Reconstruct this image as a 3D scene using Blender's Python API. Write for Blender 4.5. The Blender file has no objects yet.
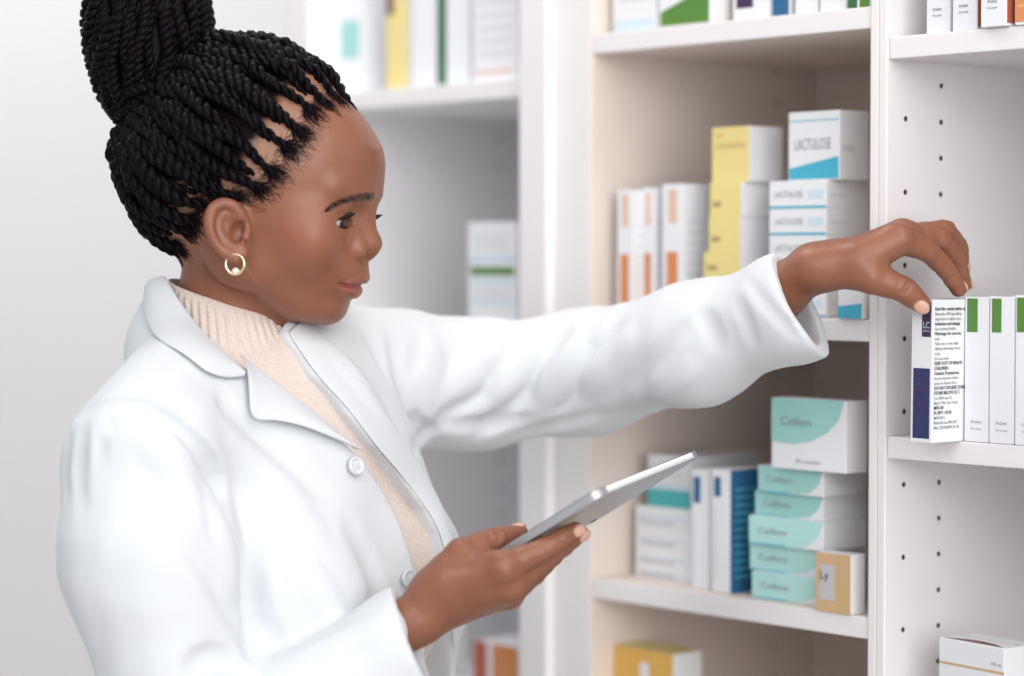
import bpy, bmesh, math, random
import numpy as np
from mathutils import Vector, Matrix

# ------------------------------------------------------------ camera, world, lights, exposure
SC = bpy.context.scene
COL = SC.collection
F = 85.0 / 36.0 * 1024.0          # focal length in pixels
PITCH = math.radians(1.85)
CAMZ = 1.45
cam_d = bpy.data.cameras.new('camera')
cam = bpy.data.objects.new('camera', cam_d)
COL.objects.link(cam)
cam.location = (0, 0, CAMZ)
cam.rotation_euler = (math.radians(90) - PITCH, 0, 0)
cam_d.lens = 85.0
cam_d.sensor_width = 36.0
cam_d.dof.use_dof = True
cam_d.dof.focus_distance = 1.97
cam_d.dof.aperture_fstop = 2.0
SC.camera = cam

SC.view_settings.view_transform = 'Standard'
SC.view_settings.look = 'None'
SC.view_settings.exposure = 0.13
SC.view_settings.gamma = 1.0

wd = bpy.data.worlds.new('daylight')
SC.world = wd
wd.use_nodes = True
bg = wd.node_tree.nodes['Background']
bg.inputs[0].default_value = (0.93, 0.96, 1.0, 1)
bg.inputs[1].default_value = 0.47

def area(name, loc, target, size, power, color):
    l = bpy.data.lights.new(name, 'AREA')
    l.shape = 'RECTANGLE'; l.size = size[0]; l.size_y = size[1]
    l.energy = power; l.color = color
    o = bpy.data.objects.new(name, l); COL.objects.link(o)
    o.location = loc
    o.rotation_euler = (Vector(target) - Vector(loc)).to_track_quat('-Z', 'Y').to_euler()
    return o
area('window_daylight', (-1.3, -0.9, 2.9), (0.0, 2.1, 1.35), (1.6, 1.4), 27, (1.0, 0.985, 0.97))
area('cabinet_fill_softbox', (0.95, -1.1, 1.85), (0.2, 2.2, 1.3), (2.2, 1.8), 58, (1.0, 0.985, 0.965))  # unseen softbox, added to brighten the cabinet interiors and the face
area('overhead_fill_light', (-0.45, 2.25, 2.7), (0.0, 2.75, 1.2), (0.8, 0.5), 9, (1.0, 0.98, 0.96))  # added overhead to lift the dark interior of the farthest unit
area('overhead_fill_light', (0.7, 0.7, 2.75), (-0.1, 2.1, 1.3), (1.3, 1.3), 15, (1.0, 0.97, 0.93))
area('overhead_fill_light', (-1.6, 3.6, 2.8), (-1.4, 4.4, 1.2), (1.6, 1.0), 15, (1.0, 0.98, 0.97))

# ------------------------------------------------------------ helpers
def W(px, py, D):
    """the point seen at photo pixel (px, py), D metres away along +Y"""
    x = (px - 512) / F; y = (338 - py) / F
    vy = math.cos(PITCH) + y * math.sin(PITCH)
    vz = -math.sin(PITCH) + y * math.cos(PITCH)
    s = D / vy
    return Vector((x * s, D, CAMZ + vz * s))

def PX(p):
    """photo pixel of a world point"""
    x, y, z = p[0], p[1], p[2] - CAMZ
    d = y * math.cos(PITCH) - z * math.sin(PITCH)
    v = y * math.sin(PITCH) + z * math.cos(PITCH)
    return 512 + F * x / d, 338 - F * v / d

def mat(name, color, rough=0.5, metal=0.0, spec=0.5, sss=0.0, sss_col=None, noise=None, bump=None, sheen=0.0, coat=0.0):
    """noise=(scale, amount): small colour mottling; bump=(scale, strength, distance)"""
    m = bpy.data.materials.new(name); m.use_nodes = True
    nt = m.node_tree; b = nt.nodes['Principled BSDF']
    b.inputs['Base Color'].default_value = (*color, 1)
    b.inputs['Roughness'].default_value = rough
    b.inputs['Metallic'].default_value = metal
    b.inputs['Specular IOR Level'].default_value = spec
    b.inputs['Sheen Weight'].default_value = sheen
    b.inputs['Coat Weight'].default_value = coat
    if sss:
        b.inputs['Subsurface Weight'].default_value = sss
        b.inputs['Subsurface Radius'].default_value = sss_col or (0.012, 0.004, 0.002)
        b.inputs['Subsurface Scale'].default_value = 1.0
    tc = nt.nodes.new('ShaderNodeTexCoord')
    if noise:
        n = nt.nodes.new('ShaderNodeTexNoise'); n.inputs['Scale'].default_value = noise[0]
        n.inputs['Detail'].default_value = 4
        nt.links.new(tc.outputs['Object'], n.inputs['Vector'])
        mx = nt.nodes.new('ShaderNodeMix'); mx.data_type = 'RGBA'
        k = noise[1]
        mx.inputs['A'].default_value = (*[c * (1 - k) for c in color], 1)
        mx.inputs['B'].default_value = (*[min(1, c * (1 + k)) for c in color], 1)
        nt.links.new(n.outputs['Fac'], mx.inputs['Factor'])
        nt.links.new(mx.outputs['Result'], b.inputs['Base Color'])
    if bump:
        n = nt.nodes.new('ShaderNodeTexNoise'); n.inputs['Scale'].default_value = bump[0]
        n.inputs['Detail'].default_value = 3
        nt.links.new(tc.outputs['Object'], n.inputs['Vector'])
        bp = nt.nodes.new('ShaderNodeBump'); bp.inputs['Strength'].default_value = bump[1]
        bp.inputs['Distance'].default_value = bump[2]
        nt.links.new(n.outputs['Fac'], bp.inputs['Height'])
        nt.links.new(bp.outputs['Normal'], b.inputs['Normal'])
    return m

def link(name, me, mats, parent=None):
    o = bpy.data.objects.new(name, me); COL.objects.link(o)
    for m in (mats if isinstance(mats, (list, tuple)) else [mats]):
        me.materials.append(m)
    if parent: o.parent = parent
    return o

def thing(name, label, cat, loc=(0, 0, 0), rz=0.0, group=None):
    o = bpy.data.objects.new(name, None); COL.objects.link(o)
    o.empty_display_size = 0.05
    o.location = loc; o.rotation_euler = (0, 0, rz)
    tag(o, label, cat, group)
    return o

def tag(o, label, cat, group=None):
    o['label'] = label; o['category'] = cat
    if group: o['group'] = group
    return o

def add_box(bm, x0, x1, y0, y1, z0, z1, mi=0, bevel=0.0, M=None):
    r = bmesh.ops.create_cube(bm, size=1.0)
    vs = r['verts']
    for v in vs:
        v.co = Vector((x0 + (v.co.x + .5) * (x1 - x0), y0 + (v.co.y + .5) * (y1 - y0), z0 + (v.co.z + .5) * (z1 - z0)))
    fs = set(f for v in vs for f in v.link_faces)
    if bevel:
        es = list(set(e for v in vs for e in v.link_edges))
        rr = bmesh.ops.bevel(bm, geom=es, offset=bevel, segments=2, affect='EDGES', profile=0.5)
        fs = set(rr['faces']) | {f for f in fs if f.is_valid}
        vs = list({v for f in fs for v in f.verts})
    for f in fs: f.material_index = mi
    if M is not None:
        for v in vs: v.co = M @ v.co
    return vs

def bm_obj(name, bm, mats, parent=None, smooth=False):
    me = bpy.data.meshes.new(name); bm.to_mesh(me); bm.free()
    if smooth:
        me.polygons.foreach_set('use_smooth', [True] * len(me.polygons))
    return link(name, me, mats, parent)

def np_mesh(name, V, Fq, mats, parent=None, smooth=True):
    """V (n,3), Fq (m,4) or (m,3) or list of both"""
    me = bpy.data.meshes.new(name)
    Fl = Fq if isinstance(Fq, list) else [Fq]
    idx = np.concatenate([f.ravel() for f in Fl]).astype(np.int32)
    tot = np.concatenate([np.full(len(f), f.shape[1]) for f in Fl]).astype(np.int32)
    st = np.concatenate([[0], np.cumsum(tot)[:-1]]).astype(np.int32)
    me.vertices.add(len(V)); me.vertices.foreach_set('co', np.asarray(V, dtype=np.float32).ravel())
    me.loops.add(len(idx)); me.loops.foreach_set('vertex_index', idx)
    me.polygons.add(len(tot)); me.polygons.foreach_set('loop_start', st); me.polygons.foreach_set('loop_total', tot)
    me.update(calc_edges=True); me.validate()
    if smooth: me.polygons.foreach_set('use_smooth', np.ones(len(me.polygons), dtype=bool))
    return link(name, me, mats, parent)

FONT_CACHE = {}
def text_geo(s, bold=False):
    """flat filled letters of a line of text: verts (n,2) scaled to cap height 1, tris"""
    key = (s, bold)
    if key in FONT_CACHE: return FONT_CACHE[key]
    c = bpy.data.curves.new('t', 'FONT'); c.body = s; c.size = 1.0; c.resolution_u = 2
    if bold: c.offset = 0.022
    o = bpy.data.objects.new('t', c); COL.objects.link(o)
    dg = bpy.context.evaluated_depsgraph_get(); dg.update()
    me = bpy.data.meshes.new_from_object(o.evaluated_get(dg))
    v = np.array([tuple(x.co)[:2] for x in me.vertices]).reshape(-1, 2)
    f = [tuple(p.vertices) for p in me.polygons]
    bpy.data.objects.remove(o); bpy.data.curves.remove(c); bpy.data.meshes.remove(me)
    FONT_CACHE[key] = (v, f)
    return v, f

def put_text(bm, s, O, U, V, size, mi=0, bold=False, align='L', width=None):
    """write s into bm at origin O with baseline direction U and up direction V"""
    v, f = text_geo(s, bold)
    if len(v) == 0: return
    w = v[:, 0].max() * size
    sx = size if not width else size * width / w
    off = {'L': 0, 'C': -0.5 * v[:, 0].max() * sx, 'R': -v[:, 0].max() * sx}[align]
    bv = [bm.verts.new(O + U * (a * sx + off) + V * (b * size)) for a, b in v]
    for p in f:
        try:
            ff = bm.faces.new([bv[i] for i in p]); ff.material_index = mi
        except ValueError: pass
# ------------------------------------------------------------ setting
M_white = mat('white_laminate', (0.76, 0.735, 0.745), 0.42, noise=(3, 0.02))
M_cream = mat('warm_white_laminate', (0.76, 0.67, 0.61), 0.5, noise=(3, 0.03))
M_hole = mat('drilled_hole', (0.09, 0.06, 0.06), 0.8)
M_wall = mat('painted_wall', (0.83, 0.81, 0.825), 0.75, noise=(0.8, 0.03))
M_floor = mat('vinyl_floor', (0.55, 0.53, 0.51), 0.4, noise=(5, 0.06))

A = math.radians(41.6)
dV = Vector((-math.sin(A), math.cos(A), 0))     # along the shelf wall, away from the camera
eV = Vector((math.cos(A), math.sin(A), 0))      # into the shelves
P0 = Vector((0.313, 2.03, 0))
RZ = math.atan2(-dV.y, -dV.x)                   # local x = -dV (towards the camera), local y = eV

def T_at(px, s=0.0):
    k = (px - 512) / F
    bx, by = P0.x + s * eV.x, P0.y + s * eV.y
    return (bx - k * by) / (k * dV.y - dV.x)
def Pt(t, s, z=0.0):
    p = P0 + dV * t + eV * s
    return Vector((p.x, p.y, z))
def Z_at(py, t, s=0.0):
    p = Pt(t, s)
    y = (338 - py) / F
    return CAMZ + p.y * (-math.sin(PITCH) + y * math.cos(PITCH)) / (math.cos(PITCH) + y * math.sin(PITCH))

def struct(name, bm, m):
    o = bm_obj(name, bm, m); o['kind'] = 'structure'; return o
bm = bmesh.new(); add_box(bm, -4, 4, -1.5, 5.2, -0.05, 0); struct('floor', bm, M_floor)
bm = bmesh.new(); add_box(bm, -4, 4, 5.2, 5.3, 0, 3.0); struct('wall_back', bm, M_wall)
bm = bmesh.new(); add_box(bm, -4, 4, 5.18, 5.2, 0, 0.1, bevel=0.004); struct('baseboard_back', bm, M_white)
# wall the shelving stands against
bm = bmesh.new()
M_ = Matrix.Translation(P0) @ Matrix.Rotation(RZ, 4, 'Z')
add_box(bm, -3.0, 1.2, 0.36, 0.44, 0, 3.0, M=M_); struct('wall_right', bm, M_wall)

TH = 0.0175
def cabinet(name, label, t0, t1, shelf_z, m_in, holes_l=True, ztop=2.25, depth=0.33, group=None, thl=0.0175, thr=0.0175, proud=0.0, hole_cfg=(0.0245, 0.072), hole_z0=0.0):
    """inner opening from t0 (near, right) to t1 (far, left)"""
    r = thing(name, label, 'shelving', Pt(t1, 0, 0), RZ, group)
    w = t1 - t0
    # left (far) side panel, with drilled peg holes on the inner face
    bm = bmesh.new(); add_box(bm, -thl, 0, -proud, depth, 0.0, ztop, bevel=0.0012)
    left = bm_obj('side_panel', bm, [m_in, M_hole], r)
    def white_front(o):
        o.data.materials.append(M_white); n = len(o.data.materials) - 1
        for p in o.data.polygons:
            if p.normal.y < -0.9: p.material_index = n
    white_front(left)
    if holes_l:
        bm = bmesh.new()
        zz = []
        z = hole_z0
        k = 0
        while z < ztop - 0.1:
            if z > 0.75: zz.append((z, k))
            z += PITCHH; k += 1
        for z, k in zz:
            for c, hx in enumerate(hole_cfg):
                if len(hole_cfg) > 1 and c == 0 and k % 2: continue
                rr = bmesh.ops.create_cone(bm, cap_ends=True, segments=16, radius1=0.0024, radius2=0.0024, depth=0.012)
                Mh = Matrix.Translation((0, hx, z + (0.0 if c else 0.001))) @ Matrix.Rotation(math.pi / 2, 4, 'Y')
                for v in rr['verts']: v.co = Mh @ v.co
                for f in {f for v in rr['verts'] for f in v.link_faces}: f.material_index = 1
        cut = bm_obj('cutter', bm, [m_in, M_hole])
        cut.parent = r
        md = left.modifiers.new('b', 'BOOLEAN'); md.operation = 'DIFFERENCE'; md.object = cut; md.solver = 'EXACT'
        dg = bpy.context.evaluated_depsgraph_get()
        me = bpy.data.meshes.new_from_object(left.evaluated_get(dg))
        left.modifiers.clear(); left.data = me; left.data.name = 'side_panel'
        bpy.data.objects.remove(cut)
    bm = bmesh.new(); add_box(bm, w, w + thr, -proud, depth, 0.0, ztop, bevel=0.0012)
    white_front(bm_obj('side_panel', bm, [m_in], r))
    bm = bmesh.new(); add_box(bm, 0.0004, w - 0.0004, depth - 0.012, depth - 0.001, 0.06, ztop - .002)
    bm_obj('back_panel', bm, [m_in], r)
    for z in list(shelf_z) + [0.08, ztop - 0.02]:
        bm = bmesh.new(); add_box(bm, 0.0006, w - 0.0006, 0.002, depth - 0.013, z - 0.0185, z, bevel=0.001)
        white_front(bm_obj('shelf', bm, [m_in], r))
    bm = bmesh.new(); add_box(bm, 0.0006, w - 0.0006, 0.03, 0.045, 0.0, 0.06); bm_obj('plinth', bm, [m_in], r)
    return r
PITCHH = 36.4 / F * 2.055

tR0, tR1 = -0.36, T_at(886)
tM0, tM1 = T_at(869), T_at(591)
tL0, tL1 = T_at(519, -0.012), T_at(318)
zR1 = Z_at(37, tR1); zR2 = Z_at(436.5, tR1); zR3 = zR2 - 0.262
zM1 = Z_at(6, tM0); zM2 = Z_at(320, tM0); zM3 = Z_at(618, tM0); zM4 = zM3 - 0.19
zL1 = Z_at(77, tL0); zL2 = Z_at(338, tL0); zL3 = zL2 - 0.30; zL4 = Z_at(720, tL0)
hz = Z_at(120, tR1 , 0.0245) ; hz0 = hz - 2 * PITCHH * math.floor(hz / (2 * PITCHH))
tm = (tR1 - tM0)
cabinet('shelving_unit', 'white shelving unit with drilled peg holes, nearest, at the right edge', tR0, tR1, (zR1, zR2, zR3), M_white, thl=(tM0 - tR1) * 0.5 - 0.0002, hole_z0=hz0)
cabinet('shelving_unit', 'warm beige lined shelving unit holding yellow and teal boxes behind the reaching arm', tM0, tM1, (zM1, zM2, zM3, zM4), M_cream, thr=(tM0 - tR1) * 0.5 - 0.0002, thl=0.05, hole_z0=hz0 + 0.01, hole_cfg=(0.26,))
M_lw = mat('cool_white_laminate', (0.86, 0.85, 0.865), 0.45, noise=(3, 0.02))
cabinet('shelving_unit', 'pale blurred shelving unit farthest away, directly behind the face', tL0, tL1, (zL1, zL2, zL4), M_lw, thr=tL0 - tM1 - 0.0505, thl=0.045, proud=0.012, hole_z0=hz0 + 0.02, hole_cfg=(0.262,))

# ------------------------------------------------------------ boxes on the shelves
M_card = mat('white_card', (0.74, 0.75, 0.78), 0.45)
PAL = {}
def C(name, rgb, rough=0.45):
    if name not in PAL: PAL[name] = mat('print_' + name, rgb, rough)
    return PAL[name]
C('green', (0.085, 0.215, 0.035)); C('dark_green', (0.03, 0.13, 0.05)); C('navy', (0.022, 0.030, 0.115)); C('purple', (0.050, 0.022, 0.085))
C('blue', (0.02, 0.12, 0.26)); C('cyan', (0.06, 0.40, 0.56)); C('pale_blue', (0.55, 0.68, 0.76)); C('teal', (0.07, 0.42, 0.43))
C('mint', (0.31, 0.58, 0.55)); C('mint_light', (0.42, 0.70, 0.67)); C('yellow', (0.74, 0.62, 0.25)); C('amber', (0.72, 0.42, 0.10)); C('orange', (0.62, 0.24, 0.09))
C('rust', (0.42, 0.10, 0.05)); C('pale_orange', (0.72, 0.48, 0.36)); C('tan', (0.58, 0.38, 0.22)); C('ink', (0.02, 0.02, 0.025)); C('grey_ink', (0.28, 0.28, 0.32))
C('gold', (0.55, 0.38, 0.18)); C('grey_card', (0.50, 0.48, 0.50)); C('red', (0.55, 0.06, 0.06)); C('magenta', (0.35, 0.06, 0.20)); C('brown', (0.16, 0.07, 0.06))
C('plum', (0.06, 0.03, 0.12)); C('light_print', (0.62, 0.63, 0.68))
PK = list(PAL)
def mi(c): return 0 if c == 'card' else 1 + PK.index(c)

def carton(label, pxl, pxc, pxr, s, zb, pytop, draw=None, group=None, lean=0.0, ztop=None, depth=None, name='medicine_box', cat='box', base='card', tilt=0.0, twist=0.0):
    """front face from photo column pxl to pxc at setback s, side face visible to column pxr"""
    tl, tc = T_at(pxl, s), T_at(pxc, s)
    for t0_, t1_ in ((tR0, tR1), (tM0, tM1), (tL0, tL1)):
        if t0_ - .002 < (tl + tc) / 2 < t1_ + .002 and s > -.001: tl, tc = min(tl, t1_ - .0012), max(tc, t0_ + .0012)
    w = tl - tc
    z1 = ztop if ztop is not None else Z_at(pytop, tc, s)
    h = z1 - zb
    if depth is None:
        if pxr is None: depth = 0.09
        else:
            k = (pxr - 512) / F
            b = P0 + dV * tc + eV * s
            depth = (k * b.y - b.x) / (eV.x - k * eV.y)
            depth = min(max(depth, 0.02), 0.312 - s)
    zb += 0.0003 + max(0, w * math.sin(tilt))
    bm = bmesh.new()
    add_box(bm, 0, w, 0, depth, 0, h, mi=mi(base), bevel=0.0007)
    e = 0.00025
    def face(side):
        if side == 'F': return Vector((0, -e, 0)), Vector((1, 0, 0)), Vector((0, 0, 1)), w, h
        if side == 'R': return Vector((w + e, 0, 0)), Vector((0, 1, 0)), Vector((0, 0, 1)), depth, h
        return Vector((0, 0, h + e)), Vector((1, 0, 0)), Vector((0, 1, 0)), w, depth
    def poly(side, c, pts, lift=0):
        O, U, V, a, b = face(side)
        N = {'F': Vector((0, -1, 0)), 'R': Vector((1, 0, 0)), 'T': Vector((0, 0, 1))}[side]
        vs = [bm.verts.new(O + U * (p[0] * a) + V * (p[1] * b) + N * lift * 0.0001) for p in pts]
        f = bm.faces.new(vs); f.material_index = mi(c)
    def rect(side, c, u0, v0, u1, v1, lift=0): poly(side, c, [(u0, v0), (u1, v0), (u1, v1), (u0, v1)], lift)
    def text(side, s_, u, v, size, c='ink', bold=False, align='L', width=None, vert=False):
        O, U, V, a, b = face(side)
        N = {'F': Vector((0, -1, 0)), 'R': Vector((1, 0, 0)), 'T': Vector((0, 0, 1))}[side]
        O = O + U * (u * a) + V * (v * b) + N * 0.0004
        if vert: U, V = V, -U
        put_text(bm, s_, O, U, V, size, mi(c), bold, align, width)
    if draw: draw(rect, poly, text, w, h, depth)
    # tuck flap line on the top
    rect('T', 'grey_ink', 0.02, 0.5, 0.98, 0.5 + 0.0006 / max(depth, .02))
    o = bm_obj(name, bm, [M_card] + [PAL[k] for k in PK])
    o.location = Pt(tl, s, zb); o.rotation_euler = (0, tilt, RZ + twist)
    tag(o, label, cat, group)
    return o, z1

def G(*a): return a
# --- right unit, in focus
TXT = ['Each film coated tablet contains', 'Ibuprofen 200 mg tablets', 'ingredient in tablet core', 'Indication and dosage', 'See enclosed leaflet', 'Warnings: for oral use', 'only', 'Take one or two daily', 'tablets with water three', 'a day', 'Do not chew',
       'KEEP OUT OF REACH', 'CHILDREN', 'Caution: If symptoms', 'do not improve within', 'ask your doctor first', 'DO NOT EXCEED DOSE', 'STORE BELOW 25 C', 'Lot 2304 exp 25', 'Batch 7781 box 3 tabs', 'MFG 08', 'PL 0471 / 0120', '8000 4511', 'Made for use 0812021', '9661 28 PHARM 25 UK']
def d_first(rect, poly, text, w, h, d):
    rect('F', 'navy', 0.12, 0.03, 0.90, 0.52)
    for i, (a, b, c) in enumerate([(0.2, .40, .02), (0.22, .36, .02)]): rect('F', 'plum', a, b, a + .3, b + c, 1)
    # looping emblem drawn over the navy panel
    for cx, cy, rx, ry, n in [(0.40, .27, .22, .10, 18), (0.72, .33, .20, .14, 18)]:
        for k in range(n - 4):
            t0 = 2 * math.pi * k / n; t1 = 2 * math.pi * (k + 1) / n
            p = lambda t, q: (min(.89, cx + rx * q * math.cos(t)), cy + ry * q * math.sin(t))
            poly('F', 'purple', [p(t0, 1), p(t0, .8), p(t1, .8), p(t1, 1)], 1)
    rect('F', 'purple', 0.50, 0.74, 0.92, 0.985)
    text('F', 'LC', 0.56, 0.80, 0.0075, 'pale_blue', width=w * .3)
    text('F', 'tablets', 0.56, 0.775, 0.0025, 'light_print')
    y = 0.925
    for i, s in enumerate(TXT):
        bold = s[:4].isupper() or i in (0, 3, 5, 13)
        text('R', s, 0.03, y, 0.0034 if not bold else 0.0037, 'ink' if bold else 'ink', bold)
        y -= 0.0345
    poly('T', 'ink', [(0.95 - 0.3 * (1 - math.cos(a)), 0.32 + 0.30 * math.sin(a) / 1) for a in [math.pi * k / 12 for k in range(13)]])
carton('white box with dark blue panels and printed side text, pulled forward by the fingertips', 910.8, 932.0, None, -0.036, zR2, 300, d_first, depth=0.070, group=None, tilt=math.radians(0.6), twist=0.0)
def d_green(c, stripe):
    def f(rect, poly, text, w, h, d):
        rect('F', c, stripe[0], 0.755, stripe[1], 0.985)
        text('F', '60 tablets', 0.28, 0.13, 0.0038, 'grey_ink', width=w * .46)
        text('F', 'film coated', 0.28, 0.085, 0.0026, 'grey_ink', width=w * .46)
        poly('T', 'ink', [(0.5 + 0.36 * math.cos(a), 0.012 + 0.14 * math.sin(a)) for a in [math.pi * k / 12 for k in range(13)]])
    return f
carton('white box with light green stripe, second from the left on the in-focus shelf', 965, 989, None, 0.004, zR2, 297, d_green('green', (.10, .54)), depth=0.075)
carton('white box with narrow green stripe between two green-striped boxes', 989.8, 1014.6, None, 0.003, zR2, 297, d_green('green', (.10, .48)), depth=0.075)
carton('white box with wide green stripe cut by the right edge of the photo', 1015.6, 1042, None, 0.002, zR2, 296, d_green('green', (.06, .60)), depth=0.075)
carton('white box outside the photo beyond the green-striped boxes', 1043, 1069, None, 0.002, zR2, 296, d_green('green', (.06, .60)), depth=0.075) if False else None
def d_plain(extra=None):
    def f(rect, poly, text, w, h, d):
        text('F', '60 tablets', 0.28, 0.16, 0.0036, 'ink', width=w * .38)
        text('F', 'film coated', 0.28, 0.12, 0.0026, 'ink', width=w * .38)
        rect('F', extra or 'pale_blue', 0.1, 0.76, 0.5, 0.98)
        if extra: rect('R', extra, 0.02, 0.02, 0.98, 0.98)
    return f
hR = zR1 + 0.12
carton('white box at the left end of the top right shelf', 925, 948.5, None, 0.012, zR1, 0, d_plain(), ztop=hR, depth=.072)
carton('white box second from the left on the top right shelf', 951, 975, 978.6, 0.006, zR1, 0, d_plain('rust'), ztop=hR, depth=.072)
carton('white box with a dark red side, third on the top right shelf', 979, 1004, 1012, -0.004, zR1, 0, d_plain('rust'), ztop=hR, depth=.072)
def d_or(rect, poly, text, w, h, d):
    rect('F', 'orange', 0.04, 0.02, .98, .98)
    for i in range(5): rect('F', 'amber', 0.1, 0.12 + i * .05, .5, 0.135 + i * .05, 1)
carton('orange-fronted box at the right end of the top right shelf', 1013, 1040, None, 0.0, zR1, 0, d_or, ztop=hR, depth=.072)
def d_cream(rect, poly, text, w, h, d):
    rect('F', 'gold', 0.0, 0.775, 1.0, 0.795)
    text('F', 'Mictral', 0.32, 0.50, 0.017, 'ink', width=w * .4)
    text('F', '200 mg', 0.80, 0.84, 0.004, 'grey_ink')
    poly('T', 'brown', [(x, 0.02 + 0.28 * math.sin(math.pi * x)) for x in [0.04 + .92 * k / 14 for k in range(15)]])
carton('white box with a gold line at the bottom right corner of the photo', 941, 1014, 1045, 0.02, zR3, 648, d_cream, twist=math.radians(-7))

# --- middle unit
def d_orange(rect, poly, text, w, h, d):
    rect('F', 'orange', 0.22, 0.03, .74, .48); rect('F', 'pale_orange', 0.30, 0.70, .70, .96)
    for i in range(6): rect('R', 'light_print', 0.15, 0.3 + i * .08, .8, 0.315 + i * .08)
carton('upright white box with orange stripe, leftmost on the middle shelf', 617, 633, 646, 0.018, zM2, 190, d_orange)
carton('upright white box with orange stripe, between two similar boxes', 642, 654, 662, 0.030, zM2, 188, d_orange)
carton('upright white box with orange stripe beside the yellow stack', 662, 683, 709, 0.03, zM2, 184, d_orange)
def d_yel(rect, poly, text, w, h, d):
    rect('F', 'yellow', 0.0, 0.0, 1.0, 1.0)
    text('F', 'Laxatabs', 0.10, 0.62, 0.009, 'gold', width=w * .8)
    rect('F', 'amber', .1, .82, .3, .88, 1)
def d_yel2(rect, poly, text, w, h, d):
    rect('F', 'yellow', 0.0, 0.0, 1.0, 1.0)
    text('F', 'Laxa', 0.08, 0.3, 0.010, 'brown', width=w * .28)
z = zM2
gy = 'yellow boxes stacked on the middle shelf'
for i, (yt, lab, pl, pc, pr) in enumerate([(304, 'lowest yellow box of the stack, hidden behind the sleeve', 704, 738, 770), (278, 'yellow box low in the stack just above the sleeve', 703, 739, 772), (252, 'yellow box lying third from the top of its stack', 704, 740, 772),
        (217, 'yellow box lying directly under the raised top yellow box', 709, 740, 770), (182, 'flat yellow box supporting the upright yellow box', 710, 741, 770)]):
    if i == 0: continue
    _, z = carton(lab, pl, pc, pr, 0.03, z, yt, d_yel2, gy)
carton('tallest yellow and white box on top of the yellow stack', 712, 749, 782, 0.035, z, 126, d_yel)
def d_lac(big):
    def f(rect, poly, text, w, h, d):
        if big:
            poly('F', 'cyan', [(0.02, 0.02), (.98, .02), (.98, .34), (0.02, .18)])
            rect('F', 'cyan', 0.02, 0.86, .98, .875)
            text('F', 'LACTULOSE', 0.12, 0.45, 0.014, 'grey_ink', width=w * .72)
        else:
            rect('F', 'cyan', 0.0, 0.0, 1.0, 0.09)
            text('F', 'LACTULOSE', 0.10, 0.4, 0.008, 'grey_ink', width=w * .5)
            rect('F', 'pale_blue', 0.68, 0.35, .94, .65)
        rect('R', 'light_print', .1, .4, .5, .5)
    return f
z = zM2
gl = 'flat white and blue boxes stacked on the middle shelf'
for i, (yt, lab) in enumerate([(290, 'flat white and blue box at the base of its stack beside the cuff'), (262, 'flat white and blue box second from the base of its stack'), (235, 'flat white and blue box in the middle of its stack'), (208, 'flat white and blue box second under the upright blue box'), (180, 'flat white and blue box directly under the upright box')]):
    tt = T_at(828, 0.02)
    _, z = carton(lab, 769, 826, 868, 0.03, z, yt, d_lac(False), gl)
carton('upright white box with slanted blue base on top of the flat stack', 788, 839, 868, 0.035, z, 110, d_lac(True))
def d_sm(rect, poly, text, w, h, d): poly('F', 'cyan', [(0.0, 0.02), (1, .02), (1, .5), (0.0, .4)])
carton('small white box with a bright blue base below the wrist', 838, 862, 868, 0.0, zM2, 288, d_sm, depth=0.02)
# top shelf, cut by the photo's top edge
ht = zM1 + 0.10
def d_a(rect, poly, text, w, h, d):
    rect('F', 'pale_blue', .05, 0.0, .95, .12); [rect('F', 'light_print', .15, .3 + .1 * k, .8, .32 + .1 * k) for k in range(5)]
carton('grey-blue box at the left end of the top shelf', 612, 655, 660, 0.02, zM1, 0, d_a, ztop=ht, depth=.10)
def d_b(rect, poly, text, w, h, d): poly('F', 'green', [(0.04, 0.03), (.97, .03), (.97, .36), (0.04, .16)])
carton('white box with a green wedge on the top shelf', 658, 710, None, 0.02, zM1, 0, d_b, ztop=ht, depth=.10)
def d_c(rect, poly, text, w, h, d): rect('F', 'purple', 0.1, 0.12, .55, .24)
carton('white box with a small purple mark on the top shelf', 732, 769, None, 0.02, zM1, 0, d_c, ztop=ht, depth=.10)
def d_d(rect, poly, text, w, h, d): rect('F', 'blue', 0.08, 0.0, 1, 1)
carton('dark blue box on the top shelf', 770, 788, None, 0.018, zM1, 0, d_d, ztop=ht, depth=.10)
carton('plain white box right of the dark blue box', 794, 817, None, 0.018, zM1, 0, None, ztop=ht, depth=.10)
carton('white box beside the green-striped box on the top shelf', 819, 845, None, 0.014, zM1, 0, None, ztop=ht, depth=.10)
def d_e(rect, poly, text, w, h, d): rect('F', 'dark_green', 0.03, 0.0, .46, 1); rect('F', 'green', .56, 0.0, 1, 1)
carton('box with two green stripes at the right end of the top shelf', 846, 868, None, 0.008, zM1, 0, d_e, ztop=ht, depth=.10)
# bottle
def lathe(name, prof, m, parent=None, seg=40):
    n = len(prof); V = []; Q = []
    for i, (r, z) in enumerate(prof):
        for k in range(seg):
            a = 2 * math.pi * k / seg; V.append((r * math.cos(a), r * math.sin(a), z))
    for i in range(n - 1):
        for k in range(seg):
            Q.append((i * seg + k, i * seg + (k + 1) % seg, (i + 1) * seg + (k + 1) % seg, (i + 1) * seg + k))
    return np_mesh(name, np.array(V), np.array(Q), m, parent)
M_plastic = mat('white_plastic', (0.78, 0.77, 0.78), 0.3)
bt = thing('pill_bottle', 'white plastic bottle between boxes on the top shelf', 'bottle', Pt(T_at(721.5, 0.035), 0.035, zM1 + .0003), RZ)
lathe('bottle_body', [(0, 0), (.0082, 0), (.0092, .001), (.0092, .055), (.006, .062), (.006, .07), (0, .07)], M_plastic, bt)
lathe('cap', [(0, .0702), (.0075, .0702), (.0075, .085), (0, .085)], M_plastic, bt)

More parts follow.
